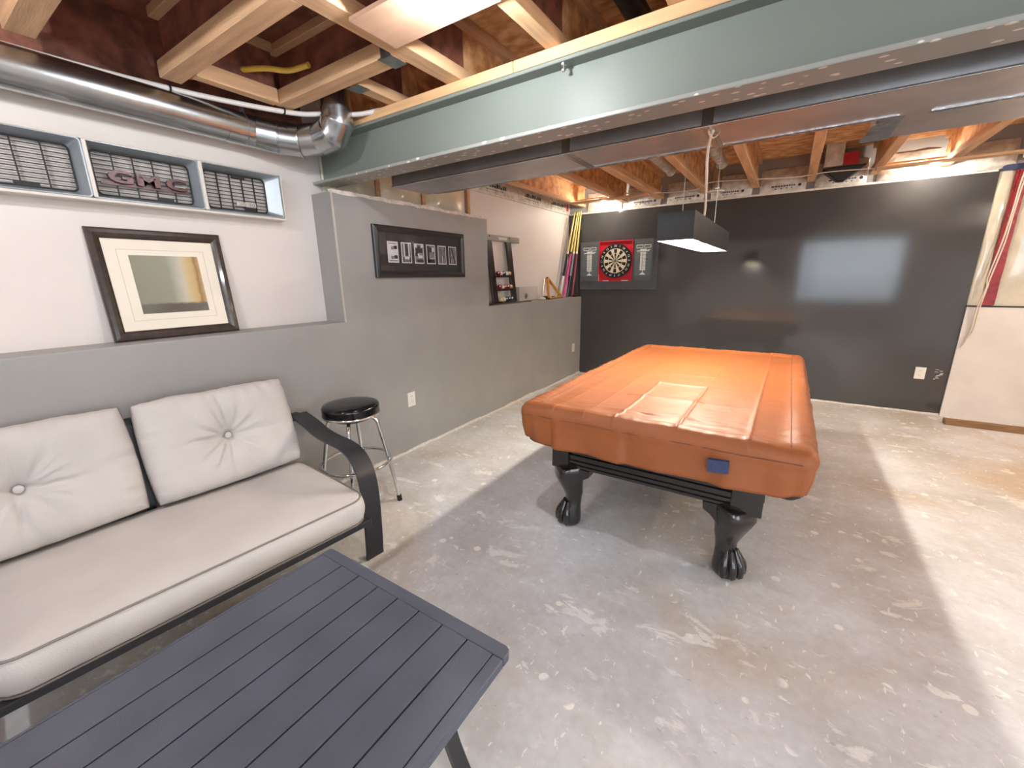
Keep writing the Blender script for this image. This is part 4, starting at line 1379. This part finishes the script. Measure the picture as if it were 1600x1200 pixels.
# ------------------------------------------------------------------ leaning picture
def framed(root, o, ux, uz, W, Hh, border, depth, fmat, gap=.004):
    """picture frame of four mitred mouldings; o lower-left front corner, ux along width, uz up, normal = ux x uz"""
    o, ux, uz = Vector(o), Vector(ux), Vector(uz)
    n = ux.cross(uz).normalized()
    def P(a, b, d): return o + ux * a + uz * b + n * d
    prof = [(0, -depth), (0, -.004), (border * .18, .002), (border * .5, .004), (border * .8, -.002), (border, -.009), (border, -depth)]
    cn = [((0, 0), (1, 1)), ((W, 0), (-1, 1)), ((W, Hh), (-1, -1)), ((0, Hh), (1, -1))]
    for k in range(4):
        (a, da), (b, db) = cn[k], cn[(k + 1) % 4]
        m = MB()
        m.rings([[P(a[0] + da[0] * q, a[1] + da[1] * q, d) for q, d in prof], [P(b[0] + db[0] * q, b[1] + db[1] * q, d) for q, d in prof]])
        obj('frame_side', m, fmat, root)
    return P
tilt = math.atan2(.055, .565)
uzv = Vector((-math.sin(tilt), 0, math.cos(tilt)))
pic = thing('framed_picture', (-2.86, .93, 1.212), 'large abstract print in a wide brown frame, leaning on the ledge', 'picture')
PW, PH = .588, .570
P = framed(pic, (-2.848, .636, 1.213), (0, 1, 0), uzv, PW, PH, .05, .024, 'frame_brown')
def panel(a0, b0, a1, b1, d, t=.002):
    return MB().hexa([P(a0, b0, d - t), P(a1, b0, d - t), P(a1, b0, d), P(a0, b0, d), P(a0, b1, d - t), P(a1, b1, d - t), P(a1, b1, d), P(a0, b1, d)])
obj('mat_board', panel(.045, .045, PW - .045, PH - .045, -.012), 'mat_cream', pic)
fm = MB()
for (a0, b0, a1, b1) in ((.10, .10, PW - .10, .103), (.10, PH - .103, PW - .10, PH - .10), (.10, .10, .103, PH - .10), (PW - .103, .10, PW - .10, PH - .10)):
    fm.hexa([P(a0, b0, -.0125), P(a1, b0, -.0125), P(a1, b0, -.0110), P(a0, b0, -.0110), P(a0, b1, -.0125), P(a1, b1, -.0125), P(a1, b1, -.0110), P(a0, b1, -.0110)])
obj('mat_line', fm, 'mat_bevel', pic)
ar = panel(.145, .135, PW - .135, PH - .130, -.0105)
ao = obj('art_print', ar, 'art_print', pic)
uv = ao.data.uv_layers.new(name='uv')
wo = Vector(P(.145, .135, -.0105)) - wl(pic)
for lp_ in ao.data.loops:
    v = ao.data.vertices[lp_.vertex_index].co - wo
    uv.data[lp_.index].uv = (v.y / (PW - .28), v.dot(uzv) / (PH - .265))
gl = panel(.046, .046, PW - .046, PH - .046, -.0085, .0008)
obj('glass', gl, 'glass_pane', pic)

# ------------------------------------------------------------------ lettered photo frame
pf = thing('photo_frame', (XL, 2.70, 1.52), 'wide black frame with a row of six small letter photographs', 'picture')
FW, FH = 1.062, .394
P = framed(pf, (XL + .024, 2.174, 1.521), (0, 1, 0), (0, 0, 1), FW, FH, .052, .022, 'frame_black')
obj('mat_board', panel(.048, .048, FW - .048, FH - .048, -.012), 'mat_dark', pf)
def shape(kind, a, b, W, Hh):
    """print on each small photograph: polygons in photo coordinates (0..1)"""
    out = {'photo_grey': [(0, 0, 1, 1)], 'photo_dark': [], 'photo_white': []}
    if kind == 0:
        out = {'photo_white': [(0, 0, 1, 1)], 'photo_dark': [(.62, .66, .95, .84), (.62, .16, .95, .34)], 'photo_grey': [(.3, .63, .62, .80), (.25, .14, .62, .30), (.05, .02, .95, .08), (.05, .92, .9, .97)]}
    if kind == 1:
        out['photo_dark'] = [(.06, .0, .2, .25), (.34, .34, .66, 1), (.8, .0, .94, .25)]
        out['photo_white'] = [(.18, .3, .30, 1), (.72, .3, .84, 1), (.24, .16, .78, .3)]
    if kind == 2:
        out['photo_dark'] = [(.1, .55, .9, .8), (.3, .8, .65, .92), (0, .35, .35, .55), (.2, .0, 1, .18)]
        out['photo_white'] = [(.36, .26, .9, .40), (.3, .40, .5, .5), (0, .85, .22, 1), (.75, .85, 1, 1)]
    if kind == 3:
        out['photo_dark'] = [(0, 0, .25, 1), (0, 0, 1, .22), (.25, .62, .6, .9)]
        out['photo_white'] = [(.62, .66, .9, .9), (.4, .24, .75, .28)]
    if kind == 4:
        out['photo_dark'] = [(.14, 0, .2, 1), (.36, 0, .42, .8), (.62, 0, .68, .8), (.84, 0, .9, 1)]
        out['photo_white'] = [(.48, 0, .56, .45)]
    if kind == 5:
        out['photo_dark'] = [(.0, 0, .18, 1)]
        out['photo_white'] = []
    return out
for k in range(6):
    a0 = .130 + k * .1425
    w_, h_ = .110 - k * .0005, .162
    b0 = .117 - k * .001
    ph = obj('small_photo', panel(a0, b0, a0 + w_, b0 + h_, -.0105), 'photo_white', pf)
    for mt, rs in shape(k, 0, 0, 1, 1).items():
        if not rs: continue
        m = MB()
        lv = {'photo_grey': .0008, 'photo_dark': .0012, 'photo_white': .0016}[mt]
        if k == 0: lv = {'photo_white': .0008, 'photo_grey': .0012, 'photo_dark': .0016}[mt]
        for (u0, v0, u1, v1) in rs:
            mg = .008
            A0, A1 = a0 + mg + (w_ - 2 * mg) * u0, a0 + mg + (w_ - 2 * mg) * u1
            B0, B1 = b0 + mg + (h_ - 2 * mg) * v0, b0 + mg + (h_ - 2 * mg) * v1
            d = -.0105 + lv
            m.hexa([P(A0, B0, d - .0006), P(A1, B0, d - .0006), P(A1, B0, d), P(A0, B0, d), P(A0, B1, d - .0006), P(A1, B1, d - .0006), P(A1, B1, d), P(A0, B1, d)])
        if k == 5 and mt == 'photo_dark':
            q = [(.28, 1), (.42, 1), (.95, 0), (.78, 0)]
            m.prism([P(a0 + .008 + (w_ - .016) * u, b0 + .008 + (h_ - .016) * v, -.0098) for u, v in q], (.0008, 0, 0))
        obj('printed_shape', m, mt, ph)
obj('glass', panel(.05, .05, FW - .05, FH - .05, -.0075, .0008), 'glass_pane', pf)

# ------------------------------------------------------------------ outlets
def outlet(c, n, label):
    c, n = Vector(c), Vector(n)
    u = Vector((-n.y, n.x, 0)) * 1.0
    z = Vector((0, 0, 1))
    t = thing('wall_outlet', c, label, 'outlet')
    obj('cover_plate', MB().obox(c + n * .003, u * .043, n * .003, z * .064), 'white_plastic', t, bevel=.002)
    for dz in (.026, -.026):
        r = obj('receptacle', MB().obox(c + n * .0065 + z * dz, u * .020, n * .0012, z * .017), 'white_plastic', t, bevel=.001)
        m = MB()
        for du in (-.007, .007):
            m.obox(c + n * .008 + z * (dz + .003) + u * du, u * .0012, n * .0006, z * .005)
        obj('slot', m, 'outlet_dark', r)
    obj('screw', MB().obox(c + n * .0066, u * .003, n * .001, z * .003), 'bolt', t)
outlet((XL, 2.44, .476), (1, 0, 0), 'white wall outlet low on the grey wall beside the bar stool')
outlet((XL, 5.79, .45), (1, 0, 0), 'white wall outlet at the far end of the grey wall')
outlet((1.29, YB - .012, .441), (0, -1, 0), 'white wall outlet low on the dark wall')

# ------------------------------------------------------------------ dartboard and cabinet
DC = Vector((-2.147, 0, 1.722))
cb = thing('dartboard_cabinet', (-2.147, YB - .012, 1.44), 'open dartboard cabinet with red inside and two chalk score doors', 'cabinet')
YF = YB - .012
obj('back_board', MB().box((-2.715, YF - .012, 1.322), (-1.562, YF, 1.99)), 'cab_grey', cb, bevel=.002)
obj('cabinet_box', ring_walls(MB(), 0, .5, 0, .56, 0, .06, .012) if False else MB().box((-2.402, YF - .024, 1.441), (-1.902, YF - .012, 2.001)), 'cab_red', cb)
m = MB()
for a, b in (((-2.402, 1.441), (-2.39, 2.001)), ((-1.914, 1.441), (-1.902, 2.001)), ((-2.39, 1.989), (-1.914, 2.001)), ((-2.39, 1.441), (-1.914, 1.453))):
    m.box((a[0], YF - .052, a[1]), (b[0], YF - .024, b[1]))
obj('cabinet_rim', m, 'cab_red', cb)
m = MB()
m.box((-2.33, YF - .0535, 1.443), (-2.24, YF - .052, 1.451)); m.box((-2.05, YF - .0535, 1.443), (-1.95, YF - .052, 1.451)); m.box((-2.395, YF - .0535, 1.445), (-2.392, YF - .052, 1.54))
obj('dart_holder', m, 'chalk_white', cb)
for nm, x0, x1, off in (('left', -2.700, -2.406, 0), ('right', -1.898, -1.628, 0)):
    d = obj('door', MB().box((x0, YF - .036, 1.445), (x1, YF - .014, 2.003)), 'cab_door', cb, bevel=.002)
    fr = MB()
    for a, b in (((x0, 1.445), (x0 + .018, 2.003)), ((x1 - .018, 1.445), (x1, 2.003)), ((x0 + .018, 1.445), (x1 - .018, 1.512)), ((x0 + .018, 1.94), (x1 - .018, 2.003))):
        fr.box((a[0], YF - .040, a[1]), (b[0], YF - .036, b[1]))
    obj('door_frame', fr, 'cab_grey', d)
    cx = (x0 + x1) / 2 + (.0 if nm == 'left' else .005)
    s = MB()
    yf = YF - .0372
    for dx in (-.054, .054):      # two little boxes on top
        for a, b in (((-.046, 1.884), (.046, 1.890)), ((-.046, 1.919), (.046, 1.925)), ((-.046, 1.890), (-.040, 1.919)), ((.040, 1.890), (.046, 1.919))):
            s.box((cx + dx + a[0], yf, a[1]), (cx + dx + b[0], yf + .001, b[1]))
    s.box((cx - .045, yf, 1.852), (cx + .045, yf + .001, 1.870))
    s.box((cx - .09, yf, 1.838), (cx + .075, yf + .001, 1.850)); s.box((cx + .06, yf, 1.85), (cx + .09, yf + .001, 1.860))
    for k in range(14):           # number column with gaps
        z = 1.828 - k * .0165
        s.box((cx - .04, yf, z - .013), (cx - .012, yf + .001, z)); s.box((cx - .006, yf, z - .013), (cx + .036, yf + .001, z - .001 * (k % 3)))
    s.box((cx - .04, yf, 1.585), (cx + .04, yf + .001, 1.597))
    s.box((cx - .004, yf, 1.556), (cx + .004, yf + .001, 1.585))
    s.prism([(cx - .045, yf, 1.525), (cx + .045, yf, 1.525), (cx + .012, yf, 1.552), (cx - .012, yf, 1.552)], (0, .001, 0))
    obj('score_print', s, 'chalk_white', d)
db = thing('dartboard', (DC.x, YF - .03, DC.z), 'round black and cream dartboard hung in the red cabinet', 'dartboard')
yb_ = YF - .030
obj('board', MB().lathe([(.232, yb_), (.236, yb_ - .004), (.236, yb_ - .032), (.232, yb_ - .036)], (DC.x, 0, DC.z), 64, 'y'), 'dart_black', db, smooth=30)
def sector(m, r0, r1, a0, a1, y, n=3):
    pts = []
    for k in range(n + 1):
        a = a0 + (a1 - a0) * k / n
        pts.append((DC.x + r1 * math.sin(a), y, DC.z + r1 * math.cos(a)))
    for k in range(n, -1, -1):
        a = a0 + (a1 - a0) * k / n
        pts.append((DC.x + r0 * math.sin(a), y, DC.z + r0 * math.cos(a)))
    m.prism(pts, (0, .0012, 0))
yy = yb_ - .0372
ms = {k: MB() for k in ('dart_black', 'dart_cream', 'dart_red', 'dart_green')}
for k in range(20):
    a0, a1 = math.radians(-9 + 18 * k), math.radians(9 + 18 * k)
    dark = k % 2 == 0
    for r0, r1 in ((.0165, .099), (.107, .162)):
        sector(ms['dart_black' if dark else 'dart_cream'], r0, r1, a0, a1, yy)
    for r0, r1 in ((.099, .107), (.162, .171)):
        sector(ms['dart_cream'], r0, r1, a0, a1, yy)
for k, m in ms.items():
    if k in ('dart_red', 'dart_green'):
        m.lathe([(.0165 if k == 'dart_green' else .007, yy - (.0 if k == 'dart_green' else .0004)), (.0165 if k == 'dart_green' else .007, yy + .0012)], (DC.x, 0, DC.z), 16, 'y')
    obj('scoring_sectors', m, k, db)
wm = MB()
for k in range(20):
    a = math.radians(-9 + 18 * k)
    wm.tube([(DC.x + .017 * math.sin(a), yy - .0005, DC.z + .017 * math.cos(a)), (DC.x + .18 * math.sin(a), yy - .0005, DC.z + .18 * math.cos(a))], .0007, 4)
for r in (.0165, .099, .107, .162, .171):
    wm.tube([(DC.x + r * math.cos(t), yy - .0005, DC.z + r * math.sin(t)) for t in [2 * math.pi * k / 60 for k in range(60)]], .0008, 4, loop=True)
obj('wire_spider', wm, 'wire_silver', db)
nums = [20, 1, 18, 4, 13, 6, 10, 15, 2, 17, 3, 19, 7, 16, 8, 11, 14, 9, 12, 5]
for k, nn in enumerate(nums):
    a = math.radians(18 * k)
    c = Vector((DC.x + .205 * math.sin(a), yy - .001, DC.z + .205 * math.cos(a)))
    ux = Vector((math.cos(a), 0, -math.sin(a)))
    uz = Vector((math.sin(a), 0, math.cos(a)))
    wd = .0125 * len(str(nn))
    obj('number', text_mb(MB(), str(nn), .042, c - ux * wd - uz * .014, ux, uz, (0, -.0015, 0)), 'chalk_white', db)

# ------------------------------------------------------------------ ledge items: ball rack, balls, case, putter, triangle, cues
LZ = 1.215
rk = thing('ball_rack', (-2.84, 4.15, LZ), 'dark wooden ladder-like ball rack with a metal top bar, leaning on the ledge', 'rack')
def rx(z):       # front face of the leaning posts
    return -2.795 - .080 * (z - LZ) / .72
for y in (3.925, 4.32):
    obj('post', MB().hexa([(rx(LZ) - .022, y - .052, LZ + .001), (rx(LZ), y - .052, LZ + .001), (rx(LZ), y + .052, LZ + .001), (rx(LZ) - .022, y + .052, LZ + .001),
                           (rx(1.93) - .022, y - .052, 1.93), (rx(1.93), y - .052, 1.93), (rx(1.93), y + .052, 1.93), (rx(1.93) - .022, y + .052, 1.93)]), 'rack_wood', rk, bevel=.003)
obj('top_bar', MB().box((-2.912, 3.80, 1.918), (-2.872, 4.555, 1.982)), 'rack_metal', rk, bevel=.003)
m = MB()
for y in (3.93, 4.33):
    m.lathe([(.009, -2.872), (.009, -2.869)], (0, y, 1.965), 10, 'x')
obj('bolt', m, 'rack_wood', rk)
obj('name_plate', MB().box((-2.872, 4.10, 1.935), (-2.868, 4.27, 1.965)), 'lip_cream', rk, bevel=.002)
obj('base_tray', MB().box((-2.80, 3.77, LZ + .0005), (-2.735, 4.62, LZ + .010)), 'rack_wood', rk, bevel=.002)
TR = []
for z in (1.530, 1.378, 1.238):
    x = rx(z)
    m = MB()
    m.box((x - .03, 3.978, z - .014), (x + .048, 4.267, z))
    m.box((x + .042, 3.978, z), (x + .048, 4.267, z + .009))
    obj('tray', m, 'rack_wood', rk, bevel=.001)
    TR.append((x + .010, z))
balls = [
    [((120, 24, 34), 'maroon solid'), ((226, 196, 196), 'pink and white'), ((34, 34, 60), 'dark blue'), ((232, 226, 210), 'plain white'), ((206, 140, 70), 'orange')],
    [((150, 26, 34), 'red'), ((236, 226, 210), 'white with red band'), ((170, 30, 52), 'crimson'), ((96, 26, 36), 'dark maroon'), ((218, 160, 84), 'yellow-orange')],
    [((226, 206, 140), 'cream yellow'), ((232, 232, 224), 'white'), ((30, 70, 54), 'dark green'), ((28, 28, 34), 'black'), ((40, 66, 70), 'teal')]]
rows = ('top tray', 'middle tray', 'bottom tray')
BR = .0278
for r, row in enumerate(balls):
    for k, (col, nm) in enumerate(row):
        mn = 'ball_%d_%d' % (r, k)
        mat(mn, col, .12, coat=.4)
        c = (TR[r][0] + .002, 3.978 + .029 + k * .0572, TR[r][1] + BR + .0003)
        b = obj('billiard_ball', MB().ball(c, BR, 20, 14), mn, smooth=180)
        tag(b, '%s billiard ball on the %s of the ball rack' % (nm, rows[r]), 'ball', 'billiard balls in the rack')
        m = MB()
        spot = Vector(c) + Vector((.6, -.55, .35)).normalized() * (BR - .0002)
        n = Vector((.6, -.55, .35)).normalized()
        u = n.orthogonal().normalized(); v = n.cross(u)
        m.prism([spot + (u * math.cos(t) + v * math.sin(t)) * .009 - n * .001 for t in [2 * math.pi * q / 12 for q in range(12)]], n * .0014)
        if nm not in ('white', 'plain white', 'cream yellow'):
            obj('number_spot', m, 'chalk_white', b)
        else:
            m.bm.free()
ac = thing('acrylic_case', (-2.86, 4.66, LZ), 'clear acrylic display case with a silver disc beside the ball rack', 'case')
obj('case', MB().box((-2.91, 4.46, LZ + .001), (-2.81, 4.90, LZ + .178)), 'acrylic', ac)
obj('end_panel', MB().box((-2.905, 4.452, LZ + .001), (-2.815, 4.4595, LZ + .178)), 'acrylic_edge', ac)
obj('disc', MB().lathe([(.0, -2.8095), (.034, -2.8095), (.036, -2.806), (.026, -2.803), (.012, -2.802)], (0, 4.60, LZ + .066), 24, 'x'), 'chrome', ac, smooth=50)
pu = thing('putter', (-2.83, 5.05, LZ), 'silver putter with a white head leaning by the wooden triangle', 'putter')
obj('head', MB().lathe([(.0, 0), (.05, .002), (.056, .012), (.05, .026), (.02, .032), (0, .033)], (-2.80, 5.00, LZ + .001), 20), 'white_plastic', pu, smooth=50)
obj('hosel', MB().box((-2.83, 5.06, LZ + .001), (-2.78, 5.13, LZ + .045)), 'black_clip', pu, bevel=.005)
obj('shaft', MB().tube([(-2.80, 5.03, LZ + .03), (-2.90, 5.25, LZ + .275)], .006, 8), 'wire_silver', pu, smooth=60)
tr = thing('triangle_rack', (-2.82, 5.36, LZ), 'golden wooden triangle ball rack standing against the pale wall', 'rack')
A, B_, C_ = Vector((-2.745, 5.10, LZ + .012)), Vector((-2.805, 5.60, LZ + .012)), Vector((-2.895, 5.33, LZ + .285))
nrm = (B_ - A).cross(C_ - A).normalized()
if nrm.x < 0: nrm = -nrm
for p, q in ((A, B_), (A, C_), (C_, B_)):
    d = (q - p).normalized()
    sd_ = d.cross(nrm).normalized()
    obj('side_bar', MB().bar(p - d * .008, q + d * .008, nrm * .020, sd_ * .009), 'triangle_wood', tr, bevel=.004)
for v in (A, B_, C_):
    obj('corner_cap', MB().ball(v, .017, 12, 8, (1.2, 1, .9)), 'rack_wood', tr, smooth=180)
tag(obj('chalk_cube', MB().box((-2.80, 5.28, LZ + .001), (-2.765, 5.315, LZ + .036)), 'rack_wood', bevel=.003), 'small dark chalk block inside the wooden triangle', 'chalk')
mat('cue_yellow', (206, 190, 112), .3, coat=.3, var=.05)
mat('cue_pink', (206, 70, 140), .3, coat=.3)
mat('cue_black', (30, 28, 36), .3, coat=.3)
mat('cue_grey', (132, 132, 144), .3, coat=.3)
mat('cue_red', (126, 40, 50), .3, coat=.3)
mat('cue_tan', (146, 130, 112), .4, coat=.3)
mat('cue_white', (226, 222, 212), .3, coat=.3)
cues = [
    ((-2.885, 5.70), (-2.80, 6.00), 2.44, ('cue_yellow', 'cue_white', 'cue_black', 'cue_white'), 'cue with black and white butt, farthest left of the yellow ones', .017),
    ((-2.845, 5.75), (-2.765, 6.015), 2.44, ('cue_yellow', 'cue_black', 'cue_pink', 'cue_pink'), 'cue with a bright pink butt and yellow shaft', .018),
    ((-2.82, 5.83), (-2.74, 6.02), 2.45, ('cue_yellow', 'cue_white', 'cue_grey', 'cue_black'), 'cue with a grey and black butt and yellow shaft', .017),
    ((-2.775, 5.90), (-2.712, 6.02), 2.45, ('cue_yellow', 'cue_white', 'cue_red', 'cue_red'), 'cue with a dark red butt, nearest the dartboard', .018)]
for (b, t_, zt, ms_, lab, rb) in cues:
    p0, p1 = Vector((*b, LZ + .001)), Vector((*t_, zt))
    at = lambda f: p0.lerp(p1, f)
    t = thing('pool_cue', (*b, LZ), lab, 'cue', 'pool cues in the corner')
    obj('shaft', MB().tube([at(.535), at(.995)], [.0155, .010], 12), ms_[0], t, smooth=60)
    obj('ferrule', MB().tube([at(.51), at(.535)], [.0165, .0158], 12), ms_[1], t, smooth=60)
    obj('forearm', MB().tube([at(.25), at(.51)], [rb * 1.15, .0165], 12), ms_[2], t, smooth=60)
    obj('butt', MB().tube([at(.0), at(.015), at(.25)], [rb * 1.05, rb * 1.2, rb * 1.15], 12), ms_[3], t, smooth=60)
    obj('tip', MB().tube([at(.995), at(1)], [.0085, .007], 10), 'cue_tan', t, smooth=60)
t = thing('pool_cue', (-2.87, 5.60, LZ), 'slim plain tan cue standing apart to the left of the yellow cues', 'cue', 'pool cues in the corner')
p0, p1 = Vector((-2.865, 5.60, LZ + .001)), Vector((-2.895, 5.93, 2.36))
obj('shaft', MB().tube([p0.lerp(p1, .5), p1], [.009, .006], 10), 'cue_tan', t, smooth=60)
obj('butt', MB().tube([p0, p0.lerp(p1, .5)], [.012, .009], 10), 'cue_grey', t, smooth=60)
tag(obj('black_block', MB().box((-2.745, 5.84, LZ + .001), (-2.695, 5.97, LZ + .028)), 'black_clip', bevel=.004), 'small black block at the ledge end in front of the cues', 'block')
